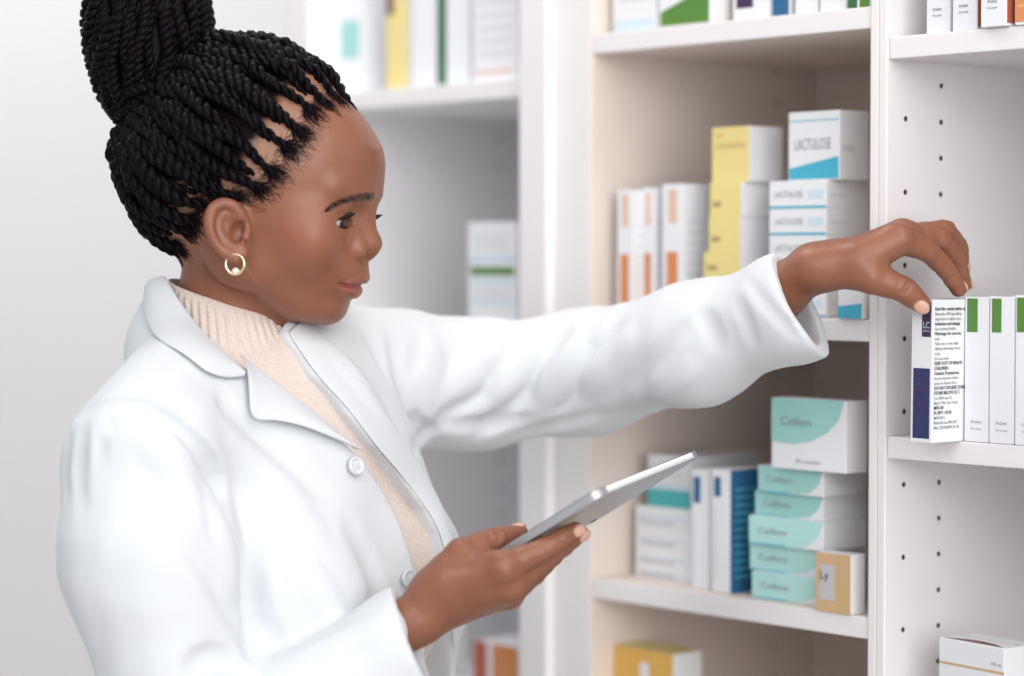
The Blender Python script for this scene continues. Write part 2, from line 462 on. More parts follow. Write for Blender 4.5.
# lower shelf of the middle unit
def d_teal(rect, poly, text, w, h, d):
    rect('F', 'teal', 0.0, 0.0, 1.0, 0.34); rect('F', 'pale_blue', 0, .34, 1, .44); rect('F', 'light_print', .2, .6, .8, .66)
def d_pink(rect, poly, text, w, h, d): rect('R', 'grey_card', 0, 0, 1, 1)
z = zM3
gs = 'flat white boxes stacked at the left of the lower shelf'
for yt, lab in [(572, 'flat white box at the base of the left stack'), (554, 'flat white box second from the base of the left stack'), (533, 'flat white box second from the top of the left stack'), (511, 'flat white box at the top of the left stack under the teal-banded box')]:
    def d_w(rect, poly, text, w, h, d):
        rect('F', 'pale_blue', 0.08, 0.45, .9, .56); text('F', 'Paracet', .1, .2, .006, 'grey_ink', width=w * .6)
    _, z = carton(lab, 636, 692, 700, 0.045, z, yt, d_w, gs)
z_s = z
carton('teal-banded white box on top of the left stack, above the tablet edge', 648, 691, 722, 0.05, z_s, 458, d_teal, depth=.10)
def d_bl(rect, poly, text, w, h, d):
    rect('F', 'blue', .12, .72, .5, .94); rect('F', 'pale_blue', .12, .02, .2, .6)
carton('tall white box with small blue mark next to the left stack', 692, 710, 712, 0.025, zM3, 471, d_bl, depth=.11)
def d_bl2(rect, poly, text, w, h, d):
    rect('F', 'blue', .15, .78, .5, .94); rect('F', 'light_print', .15, .1, .25, .7)
    rect('R', 'blue', 0, 0, 1, 1)
    for k in range(12): rect('R', 'teal', .15, .12 + k * .065, .85, .135 + k * .065, 1)
carton('tall white box with a dark blue printed side, left of the mint stack', 712, 731, 762, 0.02, zM3, 471, d_bl2)
z = zM3
gm = 'mint green boxes stacked on the lower shelf'
for i, (yt, lab, c, pl) in enumerate([(580, 'pale mint box at the base of the stack behind the tan box', 'mint_light', 753), (551, 'pale mint box second from the base of its stack', 'mint_light', 751), (523, 'pale mint box in the middle of its stack', 'mint_light', 750),
        (497, 'stronger mint box second from the top of the flat stack', 'mint', 756), (471, 'stronger mint flat box directly under the tall mint box', 'mint', 759)]):
    def d_m(rect, poly, text, w, h, d, c=c):
        poly('F', c, [(0, 0), (.55, 0), (.80, .12), (.93, .45), (1, 1), (0, 1)])
        text('F', 'Celfem', 0.12, 0.4, 0.008, 'grey_ink', width=w * .4)
        rect('F', 'cyan', 0.0, 0.0, .5, .05, 1)
    _, z = carton(lab, pl, 824, 868, 0.02 + 0.006 * (i % 2), z, yt, d_m, gm)
def d_mt(rect, poly, text, w, h, d):
    poly('F', 'mint', [(0, .38), (.3, .36), (.55, .42), (.76, .56), (.9, .74), (.97, 1), (0, 1)])
    text('F', 'Celfem', 0.12, 0.62, 0.011, 'grey_ink', width=w * .42)
    text('F', '28 capsules', 0.32, 0.10, 0.005, 'grey_ink', width=w * .35)
carton('tall white box with a curved mint top, standing on the mint stack', 772, 847, 868, 0.01, z, 402, d_mt)
def d_tan(rect, poly, text, w, h, d):
    rect('F', 'tan', 0, 0, 1, 1); rect('F', 'gold', .62, 0, 1, 1, 1); rect('F', 'tan', .70, .5, .92, .95, 2); rect('F', 'grey_card', .12, .2, .55, .8, 1)
    text('F', 'Ly', .12, .55, .011, 'ink')
carton('small tan box standing alone in front of the mint stack', 817, 852, 868, -0.0, zM3, 556, d_tan, depth=0.019)
def d_am(rect, poly, text, w, h, d):
    rect('F', 'amber', 0, 0, 1, 1); rect('T', 'yellow', 0, 0, 1, 1); rect('F', 'card', .45, .6, .6, .9, 1)
carton('yellow and white box on the lowest shelf at the bottom edge', 607, 674, 703, 0.03, zM4, 655, d_am)

# --- left unit, far behind
def d_l1(rect, poly, text, w, h, d):
    rect('F', 'mint', .05, .30, .9, .62); rect('F', 'mint', .05, .86, .9, 1)
hl = zL1 + 0.13
carton('pale box with two mint patches on the farthest top shelf', 323, 362, 384, 0.03, zL1, 0, d_l1, ztop=hl)
def d_l2(rect, poly, text, w, h, d): rect('F', 'yellow', 0, 0, 1, .98); rect('F', 'brown', 0, .62, .35, .98, 1)
carton('yellow box with a dark corner on the farthest top shelf', 387, 409, 412, 0.03, zL1, 0, d_l2, ztop=hl, depth=.08)
carton('plain white box right of the yellow box, farthest top shelf', 412, 436, None, 0.03, zL1, 0, None, ztop=hl, depth=.08)
def d_l3(rect, poly, text, w, h, d): rect('F', 'dark_green', 0, 0, .28, 1)
carton('white box with a dark green edge stripe on the farthest top shelf', 438, 470, None, 0.03, zL1, 0, d_l3, ztop=hl, depth=.08)
def d_l4(rect, poly, text, w, h, d):
    rect('F', 'magenta', .2, .88, .7, .93); rect('F', 'pale_orange', .05, .06, .9, .09); [rect('F', 'light_print', .1, .2 + .1 * k, .9, .23 + .1 * k) for k in range(5)]
carton('white box with a magenta line at the right end of the farthest top shelf', 473, 517, None, 0.02, zL1, 0, d_l4, ztop=hl, depth=.08)
def d_l5(rect, poly, text, w, h, d): rect('F', 'green', .05, .35, .95, .75); rect('F', 'pale_blue', .1, .0, .9, .2)
z = zL2
for yt, dr, lab in [(304, None, 'pale box at the base of the small far stack beside the face'), (283, d_a, 'pale box in the middle of the small far stack'), (262, d_l5, 'green-banded white box in the small far stack'), (222, d_a, 'pale grey box on top of the small far stack')]:
    _, z = carton(lab, 468, 517, None, 0.03, z, yt, dr, 'far stack of pale boxes behind the face', depth=.12)
def d_l6(rect, poly, text, w, h, d): rect('F', 'rust', 0, 0, .3, 1); rect('F', 'orange', .42, 0, 1, 1)
carton('orange and white box on the lowest far shelf beside the coat', 474, 518, None, 0.03, zL4, 648, d_l6, depth=.1)
# ------------------------------------------------------------ sculpting with distance fields
def v3(a): return np.array(a, dtype=np.float64)
def smin(a, b, k):
    if k <= 0: return np.minimum(a, b)
    h = np.maximum(k - np.abs(a - b), 0.0) / k
    return np.minimum(a, b) - h * h * k * 0.25
def smax(a, b, k): return -smin(-a, -b, k)

class Frame:
    """local frame: world = o + R @ local"""
    def __init__(s, o, R): s.o = v3(o); s.R = np.array(R, dtype=np.float64)
    def loc(s, P):
        x, y, z = P[0] - s.o[0], P[1] - s.o[1], P[2] - s.o[2]
        R = s.R
        return (R[0, 0] * x + R[1, 0] * y + R[2, 0] * z, R[0, 1] * x + R[1, 1] * y + R[2, 1] * z, R[0, 2] * x + R[1, 2] * y + R[2, 2] * z)
    def w(s, p): return s.o + s.R @ v3(p)

class Cone:      # round cone
    def __init__(s, a, b, ra, rb): s.a, s.b, s.ra, s.rb = v3(a), v3(b), ra, rb
    def box(s):
        r = max(s.ra, s.rb); return np.minimum(s.a, s.b) - r, np.maximum(s.a, s.b) + r
    def __call__(s, P):
        d = s.b - s.a; L = max(float(d @ d), 1e-12)
        x, y, z = P[0] - s.a[0], P[1] - s.a[1], P[2] - s.a[2]
        t = np.clip((x * d[0] + y * d[1] + z * d[2]) / L, 0, 1)
        return np.sqrt((x - t * d[0]) ** 2 + (y - t * d[1]) ** 2 + (z - t * d[2]) ** 2) - (s.ra + (s.rb - s.ra) * t)
class Ell:       # ellipsoid; R columns are its axes
    def __init__(s, c, r, R=None): s.c, s.r, s.R = v3(c), v3(r), (np.eye(3) if R is None else np.array(R, dtype=float))
    def box(s):
        e = np.sqrt(((s.R * s.r) ** 2).sum(1)); return s.c - e, s.c + e
    def __call__(s, P):
        x, y, z = P[0] - s.c[0], P[1] - s.c[1], P[2] - s.c[2]
        R = s.R; r = s.r
        u = (R[0, 0] * x + R[1, 0] * y + R[2, 0] * z); v = (R[0, 1] * x + R[1, 1] * y + R[2, 1] * z); w = (R[0, 2] * x + R[1, 2] * y + R[2, 2] * z)
        k0 = np.sqrt((u / r[0]) ** 2 + (v / r[1]) ** 2 + (w / r[2]) ** 2)
        k1 = np.sqrt((u / r[0] ** 2) ** 2 + (v / r[1] ** 2) ** 2 + (w / r[2] ** 2) ** 2)
        return k0 * (k0 - 1.0) / np.maximum(k1, 1e-9)
class Fn:        # any function of P with a bounding box
    def __init__(s, f, lo, hi): s.f, s.lo, s.hi = f, v3(lo), v3(hi)
    def box(s): return s.lo, s.hi
    def __call__(s, P): return s.f(P)

class Field:
    """an ordered list of (op, prim, k); evaluated on a grid or at points"""
    def __init__(s): s.ops = []
    def add(s, p, k=0.0): s.ops.append(('+', p, k)); return s
    def sub(s, p, k=0.0): s.ops.append(('-', p, k)); return s
    def cap(s, p, k=0.0): s.ops.append(('&', p, k)); return s     # intersect
    def at(s, P):
        P = tuple(np.asarray(c, dtype=np.float64) for c in P)
        d = np.full(np.broadcast(*P).shape, 1.0)
        for op, p, k in s.ops:
            q = p(P)
            d = smin(d, q, k) if op == '+' else smax(d, -q, k) if op == '-' else smax(d, q, k)
        return d
    def grid(s, lo, hi, h):
        lo, hi = v3(lo), v3(hi)
        n = np.ceil((hi - lo) / h).astype(int) + 1
        ax = [(lo[i] + h * np.arange(n[i])).astype(np.float32) for i in range(3)]
        D = np.full(tuple(n), 1.0, dtype=np.float32)
        for op, p, k in s.ops:
            if op == '&': sl = [slice(0, n[i]) for i in range(3)]
            else:
                a, b = p.box(); m = (max(k, .035) if op == '+' else k) + 3 * h
                i0 = np.clip(np.floor((a - m - lo) / h).astype(int), 0, n); i1 = np.clip(np.ceil((b + m - lo) / h).astype(int) + 1, 0, n)
                if (i1 <= i0).any(): continue
                sl = [slice(i0[i], i1[i]) for i in range(3)]
            P = (ax[0][sl[0]][:, None, None], ax[1][sl[1]][None, :, None], ax[2][sl[2]][None, None, :])
            q = np.asarray(p(P), dtype=np.float32); sub = D[tuple(sl)]
            D[tuple(sl)] = smin(sub, q, k) if op == '+' else smax(sub, -q, k) if op == '-' else smax(sub, q, k)
        return D, lo

def surface_nets(D, lo, h, smooth=2):
    S = D < 0
    n = D.shape
    c = np.zeros((n[0] - 1, n[1] - 1, n[2] - 1), dtype=np.int8)
    for i in (0, 1):
        for j in (0, 1):
            for k in (0, 1):
                c += S[i:n[0] - 1 + i, j:n[1] - 1 + j, k:n[2] - 1 + k]
    act = (c > 0) & (c < 8)
    ids = np.full(act.shape, -1, dtype=np.int64)
    I = np.argwhere(act); ids[act] = np.arange(len(I))
    acc = np.zeros((len(I), 3)); cnt = np.zeros(len(I))
    cor = [(i, j, k) for i in (0, 1) for j in (0, 1) for k in (0, 1)]
    for a in cor:
        for axis in range(3):
            if a[axis] == 1: continue
            b = list(a); b[axis] = 1
            va = D[I[:, 0] + a[0], I[:, 1] + a[1], I[:, 2] + a[2]].astype(np.float64)
            vb = D[I[:, 0] + b[0], I[:, 1] + b[1], I[:, 2] + b[2]].astype(np.float64)
            m = (va < 0) != (vb < 0)
            t = np.where(m, va / np.where(m, va - vb, 1), 0)
            p = np.array(a, dtype=float)[None, :].repeat(len(I), 0); p[:, axis] += t
            acc[m] += p[m]; cnt[m] += 1
    V = lo + (I + acc / cnt[:, None]) * h
    Q = []
    for axis in range(3):
        b, cc = (axis + 1) % 3, (axis + 2) % 3
        sa = [slice(None)] * 3; sb = [slice(None)] * 3
        sa[axis] = slice(0, n[axis] - 1); sb[axis] = slice(1, n[axis])
        A_, B_ = S[tuple(sa)], S[tuple(sb)]
        E_ = np.argwhere(A_ != B_)
        E_ = E_[(E_[:, b] > 0) & (E_[:, cc] > 0) & (E_[:, b] < n[b] - 1) & (E_[:, cc] < n[cc] - 1)]
        ins = A_[E_[:, 0], E_[:, 1], E_[:, 2]]
        def cid(db, dc):
            e = E_.copy(); e[:, b] -= db; e[:, cc] -= dc
            return ids[e[:, 0], e[:, 1], e[:, 2]]
        q = np.stack([cid(1, 1), cid(0, 1), cid(0, 0), cid(1, 0)], 1)
        q[~ins] = q[~ins][:, ::-1]
        Q.append(q)
    Q = np.concatenate(Q)
    Q = Q[(Q >= 0).all(1)]
    for _ in range(smooth):
        s = np.zeros_like(V); ct = np.zeros(len(V))
        for i in range(4):
            a, b = Q[:, i], Q[:, (i + 1) % 4]
            np.add.at(s, a, V[b]); np.add.at(ct, a, 1)
        V = V * 0.5 + 0.5 * s / np.maximum(ct, 1)[:, None]
    return V, Q

def sculpt(field, lo, hi, h, smooth=2):
    D, lo = field.grid(lo, hi, h)
    return surface_nets(D, lo, h, smooth)

def catmull(P, n):
    """n samples along a smooth curve through the points (rows may hold extra values)"""
    P = np.array(P, dtype=float)
    Q = np.vstack([2 * P[0] - P[1], P, 2 * P[-1] - P[-2]])
    t = np.linspace(0, len(P) - 1, n); i = np.minimum(t.astype(int), len(P) - 2); f = (t - i)[:, None]
    a, b, c, d = Q[i], Q[i + 1], Q[i + 2], Q[i + 3]
    return 0.5 * ((2 * b) + (-a + c) * f + (2 * a - 5 * b + 4 * c - d) * f ** 2 + (-a + 3 * b - 3 * c + d) * f ** 3)

def frames(P):
    """tangents and parallel-transported normals along a polyline"""
    T = np.gradient(P, axis=0); T /= np.linalg.norm(T, axis=1)[:, None] + 1e-12
    N = np.zeros_like(P); u = np.cross(T[0], [0.3, 0.5, 0.81]); N[0] = u / np.linalg.norm(u)
    for i in range(1, len(P)):
        u = N[i - 1] - T[i] * (N[i - 1] @ T[i]); N[i] = u / (np.linalg.norm(u) + 1e-12)
    return T, N, np.cross(T, N)

class Buf:
    """collects tubes into one mesh"""
    def __init__(s): s.V = []; s.Q = []; s.n = 0
    def put(s, V, Q): s.V.append(V); s.Q.append(Q + s.n); s.n += len(V)
    def tube(s, P, r, seg=6, cap=True):
        P = np.asarray(P, dtype=float); r = np.broadcast_to(np.asarray(r, dtype=float), (len(P),))
        if cap:
            T0 = P[0] - P[1]; T1 = P[-1] - P[-2]
            T0 /= np.linalg.norm(T0) + 1e-12; T1 /= np.linalg.norm(T1) + 1e-12
            P = np.vstack([P[0] + T0 * r[0] * .6, P, P[-1] + T1 * r[-1] * .6]); r = np.concatenate([[r[0] * .35], r, [r[-1] * .35]])
        T, N, B = frames(P)
        a = np.linspace(0, 2 * math.pi, seg, endpoint=False)
        V = (P[:, None, :] + r[:, None, None] * (np.cos(a)[None, :, None] * N[:, None, :] + np.sin(a)[None, :, None] * B[:, None, :])).reshape(-1, 3)
        i = np.arange(len(P) - 1)[:, None] * seg; k = np.arange(seg)[None, :]; k2 = (k + 1) % seg
        Q = np.stack([i + k, i + k2, i + seg + k2, i + seg + k], -1).reshape(-1, 4)
        s.put(V, Q)
    def obj(s, name, m, parent=None, smooth=True):
        return np_mesh(name, np.vstack(s.V), np.vstack(s.Q), m, parent, smooth)

def set_mask(o, name, vals):
    a = o.data.attributes.new(name, 'FLOAT', 'POINT'); a.data.foreach_set('value', np.asarray(vals, dtype=np.float32))
def sstep(a, b, x):
    t = np.clip((x - a) / (b - a), 0, 1); return t * t * (3 - 2 * t)
# ------------------------------------------------------------ the person: head
def skin_material():
    m = mat('skin', (0.2, 0.1, 0.06), 0.40, spec=0.42, sss=0.10, sss_col=(0.010, 0.0035, 0.0018))
    nt = m.node_tree; b = nt.nodes['Principled BSDF']
    tc = nt.nodes.new('ShaderNodeTexCoord')
    n = nt.nodes.new('ShaderNodeTexNoise'); n.inputs['Scale'].default_value = 28; n.inputs['Detail'].default_value = 6
    nt.links.new(tc.outputs['Object'], n.inputs['Vector'])
    def mix(a, bcol, fac_socket):
        x = nt.nodes.new('ShaderNodeMix'); x.data_type = 'RGBA'
        if isinstance(a, tuple): x.inputs['A'].default_value = (*a, 1)
        else: nt.links.new(a, x.inputs['A'])
        x.inputs['B'].default_value = (*bcol, 1)
        nt.links.new(fac_socket, x.inputs['Factor']); return x.outputs['Result']
    c = mix((0.205, 0.078, 0.043), (0.280, 0.112, 0.065), n.outputs['Fac'])
    for nm, col in (('warm', (0.32, 0.105, 0.062)), ('lip', (0.30, 0.085, 0.072)), ('crease', (0.13, 0.045, 0.028)), ('nail', (0.62, 0.36, 0.28)), ('brow', (0.035, 0.018, 0.014)), ('scalp', (0.36, 0.19, 0.125)), ('hairbase', (0.010, 0.007, 0.008))):
        a = nt.nodes.new('ShaderNodeAttribute'); a.attribute_name = nm
        c = mix(c, col, a.outputs['Fac'])
    nt.links.new(c, b.inputs['Base Color'])
    mm = nt.nodes.new('ShaderNodeMath'); mm.operation = 'MULTIPLY_ADD'; mm.inputs[1].default_value = -.40; mm.inputs[2].default_value = .42
    nt.links.new(a.outputs['Fac'], mm.inputs[0]); nt.links.new(mm.outputs[0], b.inputs['Specular IOR Level'])
    mm = nt.nodes.new('ShaderNodeMath'); mm.operation = 'MULTIPLY_ADD'; mm.inputs[1].default_value = -.10; mm.inputs[2].default_value = .10
    nt.links.new(a.outputs['Fac'], mm.inputs[0]); nt.links.new(mm.outputs[0], b.inputs['Subsurface Weight'])
    n2 = nt.nodes.new('ShaderNodeTexNoise'); n2.inputs['Scale'].default_value = 900; n2.inputs['Detail'].default_value = 2
    nt.links.new(tc.outputs['Object'], n2.inputs['Vector'])
    bp = nt.nodes.new('ShaderNodeBump'); bp.inputs['Strength'].default_value = 0.12; bp.inputs['Distance'].default_value = 0.0006
    nt.links.new(n2.outputs['Fac'], bp.inputs['Height']); nt.links.new(bp.outputs['Normal'], b.inputs['Normal'])
    return m
M_skin = skin_material()
M_hair = mat('twisted_hair', (0.0045, 0.0030, 0.0050), 0.45, spec=0.07, bump=(700, 0.5, 0.0006))

PSI, THE = math.radians(14), math.radians(13)
f0 = v3((math.cos(PSI), -math.sin(PSI), 0)); lft = v3((math.sin(PSI), math.cos(PSI), 0)); upz = v3((0, 0, 1))
HX = f0 * math.cos(THE) - upz * math.sin(THE); HZ = f0 * math.sin(THE) + upz * math.cos(THE)
HEAD = Frame(W(262, 205, 2.0), np.stack([HX, lft, HZ], 1))
CAMP = v3((0, 0, CAMZ))
def E_(px, py, y=0.0):
    """head-local point seen at photo pixel (px, py) lying y to the side of the head's middle plane"""
    r = v3(W(px, py, 1.0)) - CAMP
    k = (y - (CAMP - HEAD.o) @ lft) / (r @ lft)
    return HEAD.R.T @ (CAMP + r * k - HEAD.o)

PZ = np.array([-.090, -.086, -.083, -.080, -.074, -.067, -.060, -.050, -.040, -.030, -.022, -.010, .005, .019, .033, .043, .055, .067, .077, .087, .097, .105])
PXF = np.array([.048, .058, .068, .076, .0830, .0855, .0855, .0890, .0915, .0915, .0900, .0885, .0885, .0905, .0935, .0940, .0922, .0872, .0775, .0646, .0464, .02])
PW = np.array([.006, .012, .022, .029, .037, .0425, .047, .0525, .0570, .0610, .0635, .0665, .0680, .0685, .0690, .0690, .0680, .0650, .0600, .0520, .0400, .02])
PXB = np.array([.045, .042, .036, .030, .020, .010, .002, -.008, -.016, -.02, -.02, -.02, -.02, -.02, -.02, -.02, -.02, -.02, -.02, -.02, -.02, -.02])
def face_fn(P):
    x, y, z = P
    zz = np.clip(z, PZ[0], PZ[-1])
    # smooth interpolation of the profile tables
    g = np.linspace(PZ[0], PZ[-1], 400)
    def tab(v):
        t = np.interp(g, PZ, v); k = np.exp(-np.linspace(-2, 2, 15) ** 2); k /= k.sum()
        t = np.convolve(np.pad(t, 7, mode='edge'), k, 'valid'); return np.interp(zz, g, t)
    xf, w, xb = tab(PXF), tab(PW), tab(PXB)
    xc = np.minimum(xb + 0.03, xf - 0.012)
    a = np.where(x > xc, xf - xc, xc - xb + 0.012)
    e = 2.25
    r = ((np.abs(x - xc) / a) ** e + (np.abs(y) / w) ** e) ** (1 / e)
    d = (r - 1) * (a * w / np.sqrt(a * a + w * w)) * 1.25
    return np.maximum(d, np.maximum(z - PZ[-1], PZ[0] - z))

H = Field()
H.add(Ell((-.008, 0, .032), (.090, .072, .088)))
H.add(Fn(face_fn, (-.05, -.08, -.092), (.11, .08, .108)), .020)
H.add(Ell((-.048, 0, .0), (.048, .056, .050)), .03)
# neck, head-local ends taken from the place of the collar
def wl(p): return np.array(HEAD.loc(tuple(v3(p))))
nb = wl(W(212, 385, 2.03)); nm = wl(W(232, 318, 2.02))
H.add(Cone((-.016, 0, -.012), nm, .046, .0435), .016)
H.add(Cone(nm, nb, .0435, .052), .02)
for s in (-1, 1):
    H.add(Ell((.060, s * .043, -.014), (.022, .020, .024)), .022)            # cheek
    H.add(Ell((.010, s * .050, -.046), (.026, .012, .020)), .022)            # jaw angle
    H.add(Cone((.0845, s * .010, .0275), (.072, s * .044, .030), .006, .005), .014)   # brow ridge
    H.sub(Ell((.094, s * .032, .007), (.011, .017, .0105)), .013)            # eye socket
H.add(Ell((.0735, 0, -.0715), (.0128, .0165, .0125)), .016)                   # chin
H.add(Ell((.0690, 0, -.038), (.0250, .029, .024)), .016)                      # muzzle
# nose
H.add(Cone((.0825, 0, .024), (.0965, 0, -.006), .0075, .0072), .012)
H.add(Ell((.0987, 0, -.0105), (.0092, .0094, .0084)), .007)
for s in (-1, 1):
    H.add(Ell((.0912, s * .0138, -.0180), (.0098, .0066, .0078)), .0032)
    H.add(Cone((.080, s * .017, -.004), (.088, s * .012, -.010), .006, .006), .012)
H.add(Cone((.1005, 0, -.0170), (.0935, 0, -.0230), .0042, .0042), .005)
for s in (-1, 1):
    H.sub(Ell((.0965, s * .0062, -.0255), (.0045, .0026, .0028), np.array([[.8, 0, -.6], [0, 1, 0], [.6, 0, .8]])), .004)
# lips
UP = [(.0880, .0205, -.0470), (.0932, .0140, -.0422), (.0968, .0058, -.0388), (.0972, 0, -.0397)]
LO = [(.0872, .0195, -.0485), (.0898, .0135, -.0500), (.0918, .0060, -.0508), (.0921, 0, -.0509)]
RU = [.0016, .0032, .0040, .0039]; RL = [.0016, .0040, .0051, .0052]
LIPU, LIPL = Field(), Field()
H.add(Ell((.0862, 0, -.0345), (.0135, .0185, .0095)), .009)         # philtrum
for s in (-1, 1):
    for PP, RR, LF in ((UP, RU, LIPU), (LO, RL, LIPL)):
        q = catmull([(a, s * b, c, r) for (a, b, c), r in zip(PP, RR)], 9)
        for i in range(8):
            cn = Cone(q[i, :3], q[i + 1, :3], q[i, 3], q[i + 1, 3]); H.add(cn, .0035); LF.add(cn)
ML = [(.0872, .0240, -.0460), (.0912, .0185, -.0470), (.0968, .0105, -.0455), (.1003, 0, -.0455)]
for s in (-1, 1):
    q = catmull([(a, s * b, c) for a, b, c in ML], 9)
    for i in range(8): H.sub(Cone(q[i], q[i + 1], .0009, .0009), .0028)
# eyes
EYE = [v3((.0722, s * .0315, .0045)) for s in (-1, 1)]
for s, ec in zip((-1, 1), EYE):
    H.add(Ell(ec, (.0133, .0133, .0133)), .007)
    H.add(Cone(ec + (.006, 0, .0105), ec + (.0005, s * .011, .0095), .0045, .004), .006)   # upper lid fold
    Rt = np.array([[1, 0, 0], [0, math.cos(.05), s * math.sin(.05)], [0, -s * math.sin(.05), math.cos(.05)]])
    H.sub(Ell(ec + (.012, -s * .0002, -.0012), (.0150, .0144, .0043), Rt), .0008)
    H.sub(Cone(ec + (.0118, -s * .006, .0058), ec + (.0085, s * .0100, .0052), .0004, .0004), .0022)  # lid crease
HS = Field(); HS.ops = list(H.ops)      # the skull without the ears
# ears
def ear(s):
    def e(px, py, y): p = E_(px + 2.5, py + 2, -abs(y)); return v3((p[0], s * abs(y), p[2]))
    hel = [(243, 222, .0715), (237, 210, .076), (229, 202.5, .0795), (219, 201.5, .083), (210, 207, .087), (206.5, 219, .089), (209, 233, .088), (216, 245, .085), (226, 253, .0815), (235, 256.5, .079)]
    q = catmull([(*e(*h), r) for h, r in zip(hel, [.003, .0032, .0033, .0036, .0036, .0034, .0032, .0032, .004, .0052])], 26)
    plate = [((230, 226), .0745, (.020, .0035, .024))]
    H.add(Cone(e(232, 216, .071), e(220, 224, .080), .010, .012), .008)
    H.add(Cone(e(228, 236, .074), e(233, 248, .0755), .010, .008), .006)
    H.sub(Ell(e(229, 224, .089), (.0160, .0100, .0200)), .002)          # hollow inside the rim
    for i in range(25): H.add(Cone(q[i, :3], q[i + 1, :3], q[i, 3], q[i + 1, 3]), .003)
    anti = [(225, 207, .077), (218, 214, .080), (216, 224, .0815), (219, 234, .0805), (226, 241, .079), (234, 242, .0775)]
    q = catmull([e(*h) for h in anti], 14)
    for i in range(13): H.add(Cone(q[i], q[i + 1], .0028, .0028), .003)
    H.add(Cone(e(236, 214, .075), e(222, 213, .079), .0022, .0024), .003)
    H.sub(Ell(e(235.5, 230, .0795), (.0078, .0095, .0090)), .003)         # concha
    H.add(Cone(e(245, 229, .0725), e(243.5, 235, .0755), .0035, .0036), .004)   # tragus
    H.add(Ell(e(237.5, 250.5, .0770), (.0068, .0042, .0062)), .004)      # lobe
ear(-1); ear(1)

class InFrame:   # a head-local field seen from world space
    def __init__(s, fld, fr, lo, hi):
        s.f, s.fr = fld, fr
        c = np.array([fr.w((a, b, c)) for a in (lo[0], hi[0]) for b in (lo[1], hi[1]) for c in (lo[2], hi[2])])
        s.lo, s.hi = c.min(0), c.max(0)
HEADLO, HEADHI = (-.112, -.100, -.235), (.115, .100, .128)
hv, hq = sculpt(H, HEADLO, HEADHI, 0.0011, 1)
hv_w = hv @ HEAD.R.T + HEAD.o
def head_masks(V):
    P = (V[:, 0], V[:, 1], V[:, 2])
    m = {}
    du, dl = LIPU.at(P), LIPL.at(P)
    m['lip'] = 1 - sstep(.0008, .0020, np.minimum(du, dl))
    br = np.zeros(len(V))
    B = [(326, 210.5, .0535), (334, 203.5, .047), (343, 199, .0385), (356, 196.5, .026), (369, 195.5, .012)]
    q = catmull([E_(a, b, -c) for a, b, c in B], 24)
    th = np.interp(np.linspace(0, 1, 24), [0, .3, .8, 1], [.0018, .0036, .0050, .0042])
    for s in (-1, 1):
        for i in range(24):
            d = np.sqrt((V[:, 1] - s * abs(q[i, 1])) ** 2 + (V[:, 2] - q[i, 2]) ** 2)
            br = np.maximum(br, (1 - sstep(th[i] * .35, th[i] * 1.2, d)) * (V[:, 0] > .04))
    m['brow'] = br * .72
    m['crease'] = np.zeros(len(V)); m['nail'] = np.zeros(len(V))
    m['warm'] = np.clip(1.0 - np.abs(np.sqrt((V[:, 0] - .06) ** 2 + (V[:, 2] + .012) ** 2)) / .04, 0, 1) * .5
    # lash line round the eye opening
    for s, ec in zip((-1, 1), EYE):
        d = V - ec; r = np.linalg.norm(d, axis=1)
        el = np.sqrt(((d[:, 1] + s * .0002) / .0144) ** 2 + ((d[:, 2] +   .0012 + .05 * d[:, 1] * s) / .0043) ** 2)
        k = (r < .0150) * (d[:, 0] > .002) * (1 - sstep(1.0, 1.22, el))
        m['crease'] = np.maximum(m['crease'], k * .9)
    return m
# hairline: pixel column, row, sideways offset of points from the forehead round the temple to the nape
HL = [(341, 99, .0), (333, 101, .020), (322, 108, .034), (310, 120, .045), (300, 136, .053), (289, 155, .060), (275, 176, .066), (262, 190, .070), (246, 199, .0725), (226, 196, .073), (207, 200, .073), (199, 214, .066), (195, 228, .055), (191, 239, .030), (189, 243, .0)]
HLP = catmull([E_(a, b, -c) for a, b, c in HL], 60)
BUNB = E_(168, 104, 0.0)
C0 = v3((-.008, 0, .030))
def on_scalp(dirs, off):
    """points on the skull in the given directions from its middle, lifted by off"""
    d = dirs / np.linalg.norm(dirs, axis=1)[:, None]
    r = 1 / np.sqrt((d[:, 0] / .090) ** 2 + (d[:, 1] / .072) ** 2 + ((d[:, 2]) / .090) ** 2)
    q = C0 + d * r[:, None]
    low = np.clip((-.0 - q[:, 2]) / .05, 0, 1)[:, None]      # the nape is narrower than the ellipsoid's underside
    return q + d * np.asarray(off).reshape(-1, 1)
hd = hv - C0; hdn = hd / np.linalg.norm(hd, axis=1)[:, None]
hl_d = HLP - C0; hl_d /= np.linalg.norm(hl_d, axis=1)[:, None]
bun_d = (BUNB - C0) / np.linalg.norm(BUNB - C0)
def hair_depth(dn):
    """how far inside the hairline a direction lies (radians), by angle round the bun"""
    ax = bun_d; e1 = np.cross(ax, (0, 1, 0)); e1 /= np.linalg.norm(e1); e2 = np.cross(ax, e1)
    def az(d): return np.arctan2(np.abs(d @ e2), d @ e1)
    def po(d): return np.arccos(np.clip(d @ ax, -1, 1))
    a = az(hl_d); p = po(hl_d); o = np.argsort(a)
    return np.interp(az(dn), a[o], p[o]) - po(dn)
dep = hair_depth(hdn)
msk = head_masks(hv)
rr_ = np.linalg.norm(hd, axis=1)
edge = dep + .02 * np.sin(hv[:, 1] * 900) * np.sin(hv[:, 2] * 700)
msk['scalp'] = sstep(-.02, .08, dep) * .75 * (np.abs(hv[:, 1]) < .0765)
msk['hairbase'] = sstep(.30, .44, edge) * (hv[:, 2] > -.06) * (np.abs(hv[:, 1]) < .0765)
HEADPART = (hv_w, hq, msk)

